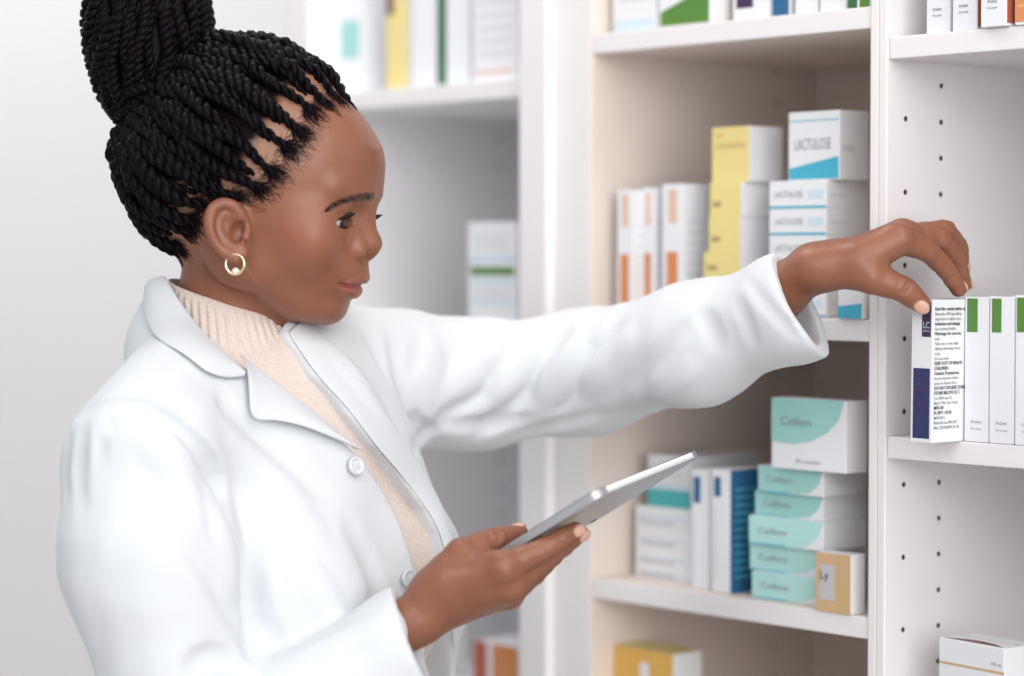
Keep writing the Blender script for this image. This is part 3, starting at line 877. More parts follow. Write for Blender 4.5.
# ------------------------------------------------------------ eyes, lashes, earring
M_eye = mat('eye_white', (0.52, 0.47, 0.45), 0.15, coat=0.6); M_iris = mat('iris', (0.030, 0.013, 0.008), 0.25, coat=0.25); M_pupil = mat('pupil', (0.004, 0.004, 0.004), 0.15, coat=0.3)
M_gold = mat('gold', (0.92, 0.72, 0.52), 0.25, metal=1.0)
M_pearl = mat('pale_gold', (0.95, 0.84, 0.70), 0.3, metal=0.5)
M_lash = mat('lash', (0.008, 0.005, 0.005), 0.5)
def make_eyes(parent):
    for s, ec in zip((-1, 1), EYE):
        g = v3((.97, -.08 if s < 0 else -.04, -.12)); g /= np.linalg.norm(g)
        nu, nv = 48, 32; V = []; Q = []
        a1 = np.cross(g, (0, 0, 1)); a1 /= np.linalg.norm(a1); a2 = np.cross(g, a1)
        for i in range(nv + 1):
            t = math.pi * i / nv
            for k in range(nu):
                a = 2 * math.pi * k / nu
                r = .0124 + (.0006 * max(0, math.cos(min(t * 2.6, math.pi / 2))))
                V.append(ec + (g * math.cos(t) + (a1 * math.cos(a) + a2 * math.sin(a)) * math.sin(t)) * r)
        for i in range(nv):
            for k in range(nu): Q.append((i * nu + k, i * nu + (k + 1) % nu, (i + 1) * nu + (k + 1) % nu, (i + 1) * nu + k))
        V = np.array(V) @ HEAD.R.T + HEAD.o
        o = np_mesh('eye', V, np.array(Q), [M_eye, M_iris, M_pupil], parent)
        mi_ = np.repeat([2 if i < 2 else 1 if i < 6 else 0 for i in range(nv)], nu)
        o.data.polygons.foreach_set('material_index', mi_.astype(np.int32))
        b = Buf()
        for k in range(44):
            u = -.85 + 1.62 * k / 43
            y = s * u * .0132
            z = .0043 * math.sqrt(max(0, 1 - (u * .97) ** 2)) - .0004 - .05 * y * s
            x = math.sqrt(max(1e-8, .0134 ** 2 - y * y - z * z)) if abs(y) < .0134 else .001
            p = ec + v3((x, y, z))
            out = v3((.8, s * (.25 + .6 * max(0, u)), .05)); L = .0065 + .004 * max(0, u)
            t = np.linspace(0, 1, 7)[:, None]
            P = p + out * L * t + v3((0, 0, 1)) * L * .75 * t ** 2.2 - v3((0, 0, 1)) * L * .12 * t
            b.tube(P @ HEAD.R.T + HEAD.o, np.linspace(.00046, .00012, 7), 4, cap=False)
        # dark lash root line
        for zs, rr in ((1, .0010), (-1, .00030)):
            q = []
            for k in range(21):
                u = -1 + 2 * k / 20; y = s * u * .0134
                z = zs * .0041 * math.sqrt(max(0, 1 - u * u)) - .0010 - .05 * y * s
                xx = .0134 ** 2 - y * y - z * z
                if xx > 1e-6: q.append(ec + v3((math.sqrt(xx), y, z)))
            b.tube(np.array(q) @ HEAD.R.T + HEAD.o, rr, 5)
        b.obj('eyelashes', M_lash, parent)
    # brow hairs
    r_ = random.Random(3)
    B = [(326, 210.5, .0535), (334, 203.5, .047), (343, 199, .0385), (356, 196.5, .026), (369, 195.5, .012)]
    q = catmull([E_(a, b_, -c) for a, b_, c in B], 60)
    for s in (-1, 1):
        b = Buf()
        for i in range(90):
            k = r_.randrange(1, 59); w = np.interp(k / 59, [0, .3, .8, 1], [.0008, .0020, .0030, .0026])
            p = q[k] + (q[k - 1] - q[k]) * r_.random(); tdir = q[k - 1] - q[k + (1 if k < 59 else 0)]; tdir /= np.linalg.norm(tdir) + 1e-9
            p = p + v3((0, 0, r_.uniform(-w, w)))
            dr = tdir + v3((0, 0, r_.uniform(.1, .5)))
            t = np.linspace(0, 1, 4)[:, None]; P = p + dr * .0045 * t
            P = P * (1, -s, 1)
            for _ in range(5):
                dist = H.at((P[:, 0], P[:, 1], P[:, 2])); P = P - v3((.95, s * .3, 0)) * (dist - .0002 - .0002 * t[:, 0])[:, None]
            b.tube(P @ HEAD.R.T + HEAD.o, np.linspace(.00018, .00007, 4), 3, cap=False)
        b.obj('eyebrow', M_lash, parent)
    # hoop earrings with a small ball
    for s in (-1, 1):
        c = E_(235, 264, -.0845); c = c * (1, -s, 1)
        b = Buf(); t = np.linspace(0, 2 * math.pi, 40)
        R_ = .0078
        P = c + np.stack([np.cos(t) * R_, t * 0, np.sin(t) * R_], 1)
        b.tube(P, .00095 + .0004 * (1 - np.sin(t)) / 2, 12, cap=False)
        V = []; Q = []; bc = c + v3((.0020, s * .0006, -.0054))
        for i in range(13):
            for k in range(20):
                th = math.pi * i / 12; a = 2 * math.pi * k / 20
                V.append(bc + v3((math.sin(th) * math.cos(a), math.sin(th) * math.sin(a), math.cos(th))) * .0031)
        for i in range(12):
            for k in range(20): Q.append((i * 20 + k, i * 20 + (k + 1) % 20, (i + 1) * 20 + (k + 1) % 20, (i + 1) * 20 + k))
        bead = (np.array(V) @ HEAD.R.T + HEAD.o, np.array(Q))
        b.tube(np.array([c + v3((0, 0, R_)), c + v3((0, -s * -.004, R_ + .002))]), .0006, 6)
        b.V = [v @ HEAD.R.T + HEAD.o for v in b.V]
        er = b.obj('earring', M_gold, parent)
        np_mesh('bead', bead[0], bead[1], M_pearl, er)
# ------------------------------------------------------------ hair: two-strand twists and the bun
rnd = random.Random(7)
def twist(buf, P, r, turns_per_m=66, seg=6, phase=None, taper=(0.25, 0.9)):
    """two strands wound round the path"""
    P = np.asarray(P); n = len(P)
    T, N, B = frames(P)
    L = np.concatenate([[0], np.cumsum(np.linalg.norm(np.diff(P, axis=0), axis=1))])
    ph = (rnd.random() * 6.28 if phase is None else phase) + 2 * math.pi * turns_per_m * L
    t = np.linspace(0, 1, n)
    k = np.interp(t, [0, .12, .3, .85, 1], [taper[0], .75, 1, 1, taper[1]])
    rad = r * k
    for s in (0, math.pi):
        Q = P + (rad * .52)[:, None] * (np.cos(ph + s)[:, None] * N + np.sin(ph + s)[:, None] * B)
        buf.tube(Q, rad * (.60 + .07 * np.sin(L * 310 + ph[0] + s) + .04 * np.sin(L * 797 + s)), seg)
def slerp(a, b, t):
    om = math.acos(max(-1, min(1, float(a @ b)))); so = math.sin(om) + 1e-9
    return (np.sin((1 - t) * om)[:, None] * a + np.sin(t * om)[:, None] * b) / so

def on_skin(P, lift):
    dd = P - C0; rr = np.linalg.norm(dd, axis=1); dd /= rr[:, None]
    for _ in range(3):
        dist = HS.at((P[:, 0], P[:, 1], P[:, 2])); P = P - dd * (dist - lift)[:, None]
    return P
hb = Buf(); ROOTS = []
axb = bun_d; e1 = np.cross(axb, (0, 1, 0)); e1 /= np.linalg.norm(e1); e2 = np.cross(axb, e1)
def row(frac, n, lift, r, off=0.0):
    full = np.vstack([HLP, (HLP * (1, -1, 1))[::-1][1:-1]])
    seg = np.concatenate([[0], np.cumsum(np.linalg.norm(np.diff(full, axis=0), axis=1))])
    for i in range(n):
        u = ((i + off + rnd.uniform(-.2, .2)) / n % 1) * seg[-1]
        p = np.array([np.interp(u, seg, full[:, k]) for k in range(3)])
        d = p - C0; d /= np.linalg.norm(d)
        # end: a ring round the foot of the bun on the side the twist comes from
        a = math.atan2(float(d @ e2), float(d @ e1)) + rnd.uniform(-.15, .15)
        ed = axb * math.cos(.30) + (e1 * math.cos(a) + e2 * math.sin(a)) * math.sin(.30)
        f = frac + rnd.uniform(-.05, .05) * (frac > 0)
        L = math.acos(max(-1, min(1, float(d @ ed)))) * .09
        nn = max(36, int((1 - f) * L / .0011))
        t = np.linspace(max(0, f), 1, nn)
        dd = slerp(d, ed, t)
        s = (t - t[0]) / (1 - t[0])
        side = np.cross(dd, np.roll(dd, 1, 0) - np.roll(dd, -1, 0) + 1e-6)
        side = np.cross(d, ed); side /= np.linalg.norm(side) + 1e-9
        w1, w2, p1, p2 = rnd.uniform(.02, .08), rnd.uniform(.01, .045), rnd.uniform(0, 6.3), rnd.uniform(0, 6.3)
        dd = dd + side * (w1 * np.sin(s * 3.1 * 2 + p1) * s * (1.2 - s) * 2 + w2 * np.sin(s * 11 + p2) * s + rnd.uniform(.004, .014) * np.sin(L * rnd.uniform(180, 420) * s + p1) * s)[:, None]
        rr = r * rnd.uniform(.72, 1.12)
        base = np.interp(s, [0, .08, .3, .75, 1], [-.001, .003, lift, lift * 1.1 + .001, lift + .003])
        base = base + .008 * sstep(.2, .6, s) * (1 - sstep(.80, 1, s)) * np.clip((-dd[:, 0] - .45) * 3, 0, 1) * np.clip((.35 - dd[:, 2]) * 3, 0, 1) * np.clip((dd[:, 2] + .45) * 3, 0, 1)
        loose = rnd.uniform(0, .0050) * np.sin(math.pi * s) + rnd.uniform(0.0005, .0022) * (1 + np.sin(L * rnd.uniform(150, 320) * s + p2)) * s
        P = on_scalp(dd, base + loose)
        P = on_skin(P, base + loose)
        if frac == 0:
            ROOTS.append((p, d, dd[min(6, nn - 1)] - dd[0]))
        twist(hb, P, rr, turns_per_m=rnd.uniform(50, 62), taper=(.35, .85))
row(0.0, 30, .0060, .0062)
row(0.15, 44, .0085, .0058, .5)
row(0.34, 34, .0110, .0060, .2)
row(0.56, 22, .0130, .0062, .7)
# the bun
BC = E_(150, 36, 0); BA = E_(168, 118, 0)
bw = HEAD.R.T @ v3((-.10, 0.05, .99)); bw /= np.linalg.norm(bw)
u1 = np.cross(bw, HEAD.R.T @ v3((0, 1, 0))); u1 /= np.linalg.norm(u1); u2 = np.cross(bw, u1)
BRX, BRZ = .0475, .080
def bun_pt(th, ph, k=1.0):
    th, ph, k = np.broadcast_arrays(np.asarray(th, float), np.asarray(ph, float), np.asarray(k, float))
    c = np.cos(ph) * BRX * k
    return BC + bw * (np.sin(ph) * BRZ * k)[:, None] + u1 * (np.cos(th) * c)[:, None] + u2 * (np.sin(th) * c)[:, None]
nr = 72
for i in range(nr):
    a0 = 2 * math.pi * i / nr + rnd.uniform(-.05, .05)
    n = 150
    ph = np.linspace(-1.45, 1.35, n)
    th = a0 + rnd.uniform(.15, .6) * np.sin((ph + 1.4) * .9) + .10 * np.sin(ph * 5 + rnd.uniform(0, 6))
    k = 1 + .05 * np.sin(ph * 4 + rnd.uniform(0, 6)) * np.cos(ph) + rnd.uniform(-.03, .05)
    P = bun_pt(th, ph, k)
    twist(hb, P, rnd.choice([.0038, .0044, .0056]), turns_per_m=rnd.uniform(60, 90), taper=(.7, .7))
# ropes wound round the side away from the face and round the foot of the bun
for i in range(7):
    n = 110
    a0 = rnd.uniform(-.3, .3)
    th = np.linspace(math.pi - 1.15, math.pi + 1.0, n) + a0
    ph0 = -1.0 + i * .28
    ph = ph0 + .75 * (th - math.pi) + .06 * np.sin(th * 4 + i)
    ph = np.clip(ph, -1.4, 1.4)
    c = 1.02 + .05 * np.cos((th - math.pi - a0) * .8) + rnd.uniform(-.02, .03)
    sgn = 1 if float((HEAD.R @ u1)[0]) > 0 else -1
    th2 = th if sgn > 0 else th + math.pi
    twist(hb, bun_pt(th2, ph, c), .0062, turns_per_m=60, taper=(.6, .6))
for i in range(5):
    n = 110; th = np.linspace(0, 2 * math.pi, n) + i
    c = BA + bw * (.004 + i * .0028)
    R_ = .034 + .0022 * i + .002 * np.sin(th * 3 + i)
    P = c + (u1 * np.cos(th)[:, None] + u2 * np.sin(th)[:, None]) * R_[:, None] + bw * (.006 * np.sin(th * 2 + i * 1.3))[:, None]
    twist(hb, P, .0060, taper=(1, 1))
for b in range(1): pass
HV = np.vstack(hb.V); HV = HV @ HEAD.R.T + HEAD.o
HQ = np.vstack(hb.Q)
# dark core inside the bun
core = Field().add(Ell(BC, (BRX * .93, BRX * .93, BRZ * .93), np.stack([u1, u2, bw], 1))).add(Cone(BA, BC, .034, .040), .02)
cb = core.ops[0][1].box(); cv, cq = sculpt(core, np.minimum(cb[0], BA - .05), cb[1] + .005, .003, 1)
cv = cv @ HEAD.R.T + HEAD.o
# short fine hairs at the temple and forehead edge, and flyaways
fb = Buf()
full = HLP
allP = []; allr = []
for (p, d, tg) in ROOTS:
    tg = tg / np.linalg.norm(tg); side = np.cross(d, tg)
    n = 135 if p[1] < .02 else 30
    for i in range(n):
        a = rnd.gauss(0, .95); rad = rnd.uniform(.35, 1) ** .7 * .0138
        st = p + tg * (.005 - math.cos(a) * rad * (1.0 if rnd.random() < .8 else 1.5)) + side * math.sin(a) * rad * .95
        en = p + tg * rnd.uniform(.006, .011) + side * rnd.uniform(-.003, .003)
        cur = rnd.uniform(-.25, .25)
        t = np.linspace(0, 1, 7)[:, None]
        P = st + (en - st) * t + np.cross(d, en - st) * cur * np.sin(math.pi * t)
        allP.append(P); allr.append(np.linspace(.00010, .00024, 7))
for i in range(260):
    u = rnd.random() * .74
    k = u * (len(full) - 1); j = int(k); p = full[j] + (full[min(j + 1, len(full) - 1)] - full[j]) * (k - j)
    s = rnd.choice((-1, 1, -1)); p = p * (1, -s, 1) * (1, 1, 1) if s > 0 else p
    d = p - C0; d /= np.linalg.norm(d)
    a = bun_d - d * float(bun_d @ d); a /= np.linalg.norm(a)
    side = np.cross(d, a)
    st = p - a * rnd.uniform(-.004, .016) + side * rnd.uniform(-.004, .004)
    L = rnd.uniform(.006, .014); cur = rnd.uniform(-.8, .8)
    t = np.linspace(0, 1, 7)[:, None]
    allP.append(st + a * t * L + side * cur * L * t * t); allr.append(np.linspace(.00011, .00005, 7))
lift7 = np.tile(np.array([.0002, .0004, .0006, .0009, .0014, .0020, .0028]), len(allP))
SK = on_skin(np.vstack(allP), lift7).reshape(len(allP), 7, 3)
for P, r_ in zip(SK, allr): fb.tube(P @ HEAD.R.T + HEAD.o, r_, 3, cap=False)
for i in range(30):
    k = rnd.randrange(len(HV)); p = HV[k]
    d = p - HEAD.w(BC if rnd.random() < .5 else C0); d /= np.linalg.norm(d)
    w = np.cross(d, [rnd.uniform(-1, 1) for _ in range(3)])
    t = np.linspace(0, 1, 7)[:, None]; L = rnd.uniform(.005, .013)
    fb.tube(p + d * L * t + w * L * .7 * t * t, np.linspace(.00011, .00005, 7), 3, cap=False)
fv, fq = np.vstack(fb.V), np.vstack(fb.Q)
# ------------------------------------------------------------ body frame, coat, sweater
TF = v3((.77, -.638, 0)); TL = v3((.638, .77, 0)); TZ = v3((0, 0, 1))
MID = v3((-.192, 2.022, 0))
def T3(f, l, z): return MID + TF * f + TL * l + TZ * z
TR = np.stack([TF, TL, TZ], 1)
JN, JF = v3(W(138, 456, 1.885)), v3(W(402, 378, 2.135))
NB = v3(W(214, 352, 2.03))
def torso_ops(F, g, k=.03):
    """g: how far the cloth stands off the body"""
    F.add(Ell(T3(0, 0, 1.20), (.090 + g, .128 + g, .20), TR))
    F.add(Ell(T3(g * .8, g * .6, 1.00), (.080 + g * 2.0, .118 + g * 1.9, .20), TR), .05)
    F.add(Ell(T3(-.005, 0, .84), (.105 + g, .150 + g, .16), TR), .05)
    F.add(Cone(NB, JN + (.012, 0, .004), .034 + g, .040 + g), .04)
    F.add(Cone(NB, JF - (.01, 0, .0), .034 + g, .040 + g), .04)
    F.add(Cone(T3(-.02, 0, 1.29), NB, .060 + g, .042 + g), .04)
    for s in (-1, 1):
        F.add(Ell(T3(.062, s * .062, 1.175), (.050 + g * .7, .054 + g * .7, .056 + g * .7), TR), .045)
    return F

def ray_surf(F, pix, D0=1.55, D1=2.45, steps=90):
    """points where the rays through photo pixels meet the field's surface"""
    r = np.array([v3(W(x, y, 1.0)) - CAMP for x, y in pix])       # per metre of Y
    t = np.full(len(r), D0); L = np.linalg.norm(r, axis=1)
    for _ in range(steps):
        p = CAMP + r * t[:, None]
        d = F.at((p[:, 0], p[:, 1], p[:, 2]))
        t = np.minimum(t + d / L * .85, D1)
    p = CAMP + r * t[:, None]
    return p, t < D1 - 1e-6
def grad(F, p, e=.0015):
    g = np.stack([F.at((p[:, 0] + e * (i == 0), p[:, 1] + e * (i == 1), p[:, 2] + e * (i == 2))) - F.at((p[:, 0] - e * (i == 0), p[:, 1] - e * (i == 1), p[:, 2] - e * (i == 2))) for i in range(3)], 1)
    return g / (np.linalg.norm(g, axis=1)[:, None] + 1e-9)
def fold(F, pts, w, h, k=.012, n=14):
    """a soft ridge (h > 0) or valley (h < 0) running over the cloth through photo points"""
    q = catmull([(a, b) for a, b in pts], n)
    p, ok = ray_surf(F, q); nn = grad(F, p)
    ta = np.sin(np.linspace(0.15, math.pi - 0.15, n)) ** .6
    k = min(k, .010)
    dl = 2 * np.sqrt(k * np.maximum(abs(h) * 1.15 * ta, 1e-7)) - k       # offset that moves the blended surface by h
    if h > 0: c = p + nn * (dl - w)[:, None]
    else: c = p + nn * (w - dl)[:, None]
    for i in range(n - 1):
        if not (ok[i] and ok[i + 1]): continue
        cn = Cone(c[i], c[i + 1], w, w)
        (F.add if h > 0 else F.sub)(cn, k)

def sleeve(path, cuff_c, cuff_n, rin, wall=.0055, squash=None):
    S = Field()
    for i in range(len(path) - 1):
        S.add(Cone(path[i][0], path[i + 1][0], path[i][1], path[i + 1][1]), .03 if i else 0)
    return S
# near sleeve (her right arm, hanging and bent)
CN = v3(W(412, 643, 1.875)); ELN = v3(W(196, 772, 1.85))
SN = sleeve([(JN + (0, 0, -.004), .060), (v3(W(150, 560, 1.862)), .0625), (ELN, .056), (CN, .0395), (CN + (CN - ELN) * .12, .0385)], None, None, None)
dn = (CN - ELN) / np.linalg.norm(CN - ELN)
# far sleeve (her left arm, reaching)
CF = v3(W(799, 306, 1.976)); 
SF = sleeve([(JF, .060), (v3(W(470, 386, 2.165)), .0520), (v3(W(585, 372, 2.155)), .0515), (v3(W(696, 343, 2.058)), .0475), (CF, .0405), (CF + (CF - v3(W(696, 343, 2.058))) * .28, .0400)], None, None, None)
df = (CF - v3(W(700, 340, 2.065))); df /= np.linalg.norm(df)
dcut = v3((.86, -.30, .50)); dcut /= np.linalg.norm(dcut); CCUT = v3(W(800, 303, 1.976))
# folds on the far sleeve
for pts, w, h in [([(426, 432), (452, 412), (484, 384), (508, 362), (522, 340)], .006, -.0042), ([(478, 438), (498, 420), (518, 396), (538, 368), (556, 346), (568, 330)], .006, -.0034),
                  ([(560, 412), (570, 392), (584, 370), (602, 345), (618, 322)], .006, -.0030), ([(640, 395), (650, 370), (668, 345), (690, 322)], .008, -.0014), ([(700, 310), (712, 330), (716, 350)], .008, -.0010),
                  ([(402, 385), (414, 358), (419, 332)], .006, -.0030), ([(440, 426), (480, 425), (530, 420)], .006, -.0016), ([(438, 336), (452, 352), (454, 372), (446, 398)], .007, -.0020),
                  ([(470, 345), (490, 352), (508, 350)], .008, .0022), ([(500, 395), (520, 372), (540, 345)], .012, .0024), ([(545, 398), (562, 372), (580, 345)], .012, .0026), ([(590, 392), (608, 368), (630, 335)], .012, .0022),
                  ([(445, 392), (468, 372), (490, 362)], .012, .0024), ([(600, 405), (650, 390), (700, 365)], .012, .0016), ([(735, 300), (745, 320), (752, 345)], .008, -.0010), ([(520, 436), (560, 425), (600, 412)], .008, -.0014),
                  ([(745, 276), (762, 300), (782, 322), (803, 342)], .002, -.0009)]:
    fold(SF, pts, w, h, .014)
class End:      # the part of space past a cuff
    def __init__(s, c, n, R): s.c, s.n, s.R = c, n, R
    def box(s): return s.c - s.R, s.c + s.R
    def __call__(s, P):
        x, y, z = P[0] - s.c[0], P[1] - s.c[1], P[2] - s.c[2]
        return np.maximum(-(x * s.n[0] + y * s.n[1] + z * s.n[2]), np.sqrt(x * x + y * y + z * z) - s.R)
SF.sub(Cone(CF - df * .050, CF + df * .06, .0335, .0335), .002); SF.sub(End(CCUT, dcut, .085), .003)
SN.sub(Cone(CN - dn * .045, CN + dn * .07, .0330, .0325), .002); SN.sub(End(CN + (.002, 0, 0), v3((.925, .0, .38)), .085), .003)

CO = torso_ops(Field(), .020)
# where the coat stands open: near and far front edges, read off the coat's own surface
NEAR = [(172, 290), (186, 312), (208, 340), (228, 356), (243, 364), (270, 379), (305, 404), (335, 431), (362, 458), (385, 488), (401, 519), (412, 550), (420, 590), (425, 630), (428, 676)]
FAR = [(286, 312), (287, 335), (316, 377), (347, 411), (374, 446), (401, 477), (428, 511), (441, 535), (447, 565), (450, 610), (454, 676)]
pn, _ = ray_surf(CO, NEAR); pf, okf = ray_surf(CO, FAR)
def az_(p): d = p - MID; return d @ TL, d[:, 2]
an, zn = az_(pn); af, zf = az_(pf)
on_, of_ = np.argsort(zn), np.argsort(zf)
def open_fn(P):
    x, y, z = P[0] - MID[0], P[1] - MID[1], P[2]
    f = x * TF[0] + y * TF[1]; l = x * TL[0] + y * TL[1]
    z = z + 0 * x
    A_ = np.interp(z, zn[on_], an[on_]); B_ = np.interp(z, zf[of_], af[of_])
    return np.maximum(np.maximum(A_ - l, l - B_), np.where(z > 1.345, -.035, .015) - f)
SN_F = Fn(lambda P: SN.at(P) if False else field_fast(SN, P), *(lambda b: (b[0], b[1]))((np.minimum.reduce([o[1].box()[0] for o in SN.ops if o[0] == '+']), np.maximum.reduce([o[1].box()[1] for o in SN.ops if o[0] == '+']))))
SF_F = Fn(lambda P: field_fast(SF, P), *(lambda b: (b[0], b[1]))((np.minimum.reduce([o[1].box()[0] for o in SF.ops if o[0] == '+']), np.maximum.reduce([o[1].box()[1] for o in SF.ops if o[0] == '+']))))
def field_fast(F, P):
    """evaluate on a broadcast grid, each shape only inside its own box"""
    sh = np.broadcast(*P).shape
    if len(sh) != 3: return F.at(P)
    D = np.full(sh, 1.0, dtype=np.float32); ax = [np.ravel(c) for c in P]
    for op, p, k in F.ops:
        a, b = p.box(); m = max(k, .03) + .008 if op == '+' else k + .009
        sl = [slice(np.searchsorted(ax[i], a[i] - m), np.searchsorted(ax[i], b[i] + m)) for i in range(3)]
        if any(s_.start >= s_.stop for s_ in sl): continue
        Q = (ax[0][sl[0]][:, None, None], ax[1][sl[1]][None, :, None], ax[2][sl[2]][None, None, :])
        q = np.asarray(p(Q), dtype=np.float32); sub = D[tuple(sl)]
        D[tuple(sl)] = smin(sub, q, k) if op == '+' else smax(sub, -q, k) if op == '-' else smax(sub, q, k)
    return D
# the coat's chest and back, with the shape of its folds
for pts, w, h in [([(224, 392), (232, 412), (262, 438), (298, 470), (330, 500)], .008, -.0022), ([(250, 560), (262, 620), (280, 670)], .012, -.0020), ([(345, 520), (372, 575), (380, 630)], .012, -.0018),
                  ([(228, 430), (250, 460), (290, 500), (320, 540)], .014, .0020), ([(393, 340), (399, 377), (410, 405), (420, 430)], .008, -.0024), ([(330, 350), (360, 385), (390, 425)], .010, .0018),
                  ([(300, 560), (330, 610), (345, 660)], .014, .0018), ([(368, 330), (380, 355), (388, 375)], .008, -.0018)]:
    fold(CO, pts, w, h, .02)
CO_plain = Field(); CO_plain.ops = list(CO.ops)
CO.add(SF_F, .012)
CO.add(SN_F, .010)
for pts, w, h in [([(127, 406), (150, 412), (172, 424), (202, 450), (219, 481), (222, 508)], .004, -.0060), ([(204, 452), (222, 500), (240, 555), (244, 600), (256, 668)], .006, -.0038),
                  ([(176, 533), (206, 568), (232, 612), (253, 666)], .007, -.0026), ([(84, 424), (79, 467), (82, 510)], .007, -.0012), ([(68, 428), (64, 468), (68, 500)], .006, -.0008),
                  ([(96, 412), (100, 440), (98, 462)], .005, -.0007), ([(108, 408), (112, 430)], .004, -.0009), ([(122, 408), (127, 428)], .004, -.0007), ([(150, 440), (180, 480), (195, 530)], .014, .0024),
                  ([(66, 424), (84, 411), (106, 403), (124, 403), (150, 400)], .002, -.0012), ([(190, 668), (215, 660), (250, 672)], .008, -.0040), ([(210, 500), (228, 545), (236, 600)], .010, .0020),
                  ([(412, 420), (421, 430), (430, 433)], .003, -.0034), ([(414, 448), (421, 441), (429, 433)], .003, -.0024), ([(430, 436), (440, 458), (448, 485)], .005, -.0016), ([(300, 655), (340, 640), (385, 622)], .010, .0016)]:
    fold(CO, pts, w, h, .014)
CO.sub(Fn(open_fn, T3(.0, -.2, .70) * (1, 1, 0) + (-.3, -.3, .70), T3(.0, .2, 1.5) * (1, 1, 0) + (.3, .3, 1.50)), .004)
# neck opening
CO.sub(Cone(NB + (.0, .0, -.05), v3(W(230, 296, 2.015)), .048, .0600), .006)
HEM = .80
CO.sub(Fn(lambda P: P[2] - HEM + 0 * P[0] + 0 * P[1], (-.6, 1.6, .6), (.4, 2.5, HEM)), .0)

M_coat = mat('white_cotton', (0.645, 0.665, 0.695), 0.8, sheen=0.2, bump=(420, .18, .0006))
def wob(V, amp, sc, seed=0):
    r = np.random.RandomState(seed); s = np.zeros(len(V))
    for i in range(7):
        k = r.normal(size=3) * sc; s += np.sin(V @ k + r.rand() * 6.3)
    return s * amp / 2.6
def vnormals(V, Q):
    n = np.cross(V[Q[:, 2]] - V[Q[:, 0]], V[Q[:, 3]] - V[Q[:, 1]]); o = np.zeros_like(V)
    for i in range(4): np.add.at(o, Q[:, i], n)
    return o / (np.linalg.norm(o, axis=1)[:, None] + 1e-12)
def make_coat(parent):
    D, lo = CO.grid((-.43, 1.76, .785), (.29, 2.29, 1.474), .0023)
    V, Q = surface_nets(D, lo, .0023, 2)
    N = vnormals(V, Q)
    V = V + N * (wob(V, .0010, 30, 1) + wob(V, .0005, 75, 2))[:, None]
    return np_mesh('lab_coat', V, Q, M_coat, parent)

def patch(name, F, e0, e1, m, parent, n=26, k=10, lift0=.003, lift1=.006, thick=.0022, roll=0.0, wobble=.0006):
    """a strip of cloth lying over a field between two edges given in the photo"""
    a, b = catmull(e0, n), catmull(e1, n)
    pix = []
    for j in range(k):
        t = j / (k - 1)
        pix += [tuple(q) for q in a * (1 - t) + b * t]
    p, ok = ray_surf(F, pix)
    nn = grad(F, p, .006)
    t = np.repeat(np.linspace(0, 1, k), n); u = np.tile(np.linspace(0, 1, n), k)
    lift = lift0 + (lift1 - lift0) * t + roll * np.sin(math.pi * t) + wobble * np.sin(u * 9 + t * 3)
    top = p + nn * lift[:, None]; bot = p + nn * (lift - thick)[:, None]
    I = np.arange(k * n).reshape(k, n)
    q1 = np.stack([I[:-1, :-1], I[:-1, 1:], I[1:, 1:], I[1:, :-1]], -1).reshape(-1, 4)
    m_ = k * n
    ring = np.concatenate([I[0, :], I[1:, -1], I[-1, -2::-1], I[-2:0:-1, 0]])
    r2 = np.roll(ring, -1)
    q3 = np.stack([ring, r2, r2 + m_, ring + m_], 1)
    o = np_mesh(name, np.vstack([top, bot]), np.vstack([q1, q1[:, ::-1] + m_, q3]), m, parent)
    bm = bmesh.new(); bm.from_mesh(o.data); bmesh.ops.recalc_face_normals(bm, faces=bm.faces); bm.to_mesh(o.data); bm.free()
    sb = o.modifiers.new('s', 'SUBSURF'); sb.levels = 1; sb.render_levels = 1
    return o

# sweater
M_knit = mat('cream_knit', (0.70, 0.60, 0.54), 0.85, sheen=0.3)
def knit_bump():
    nt = M_knit.node_tree; b = nt.nodes['Principled BSDF']
    tc = nt.nodes.new('ShaderNodeTexCoord')
    vo = nt.nodes.new('ShaderNodeTexVoronoi'); vo.inputs['Scale'].default_value = 520
    nt.links.new(tc.outputs['Object'], vo.inputs['Vector'])
    bp = nt.nodes.new('ShaderNodeBump'); bp.inputs['Strength'].default_value = 0.4; bp.inputs['Distance'].default_value = 0.0007
    nt.links.new(vo.outputs['Distance'], bp.inputs['Height']); nt.links.new(bp.outputs['Normal'], b.inputs['Normal'])
    mx = nt.nodes.new('ShaderNodeMix'); mx.data_type = 'RGBA'
    mx.inputs['A'].default_value = (0.74, 0.635, 0.58, 1); mx.inputs['B'].default_value = (0.60, 0.50, 0.45, 1)
    nt.links.new(vo.outputs['Distance'], mx.inputs['Factor']); nt.links.new(mx.outputs['Result'], b.inputs['Base Color'])
knit_bump()
SW = torso_ops(Field(), .004)
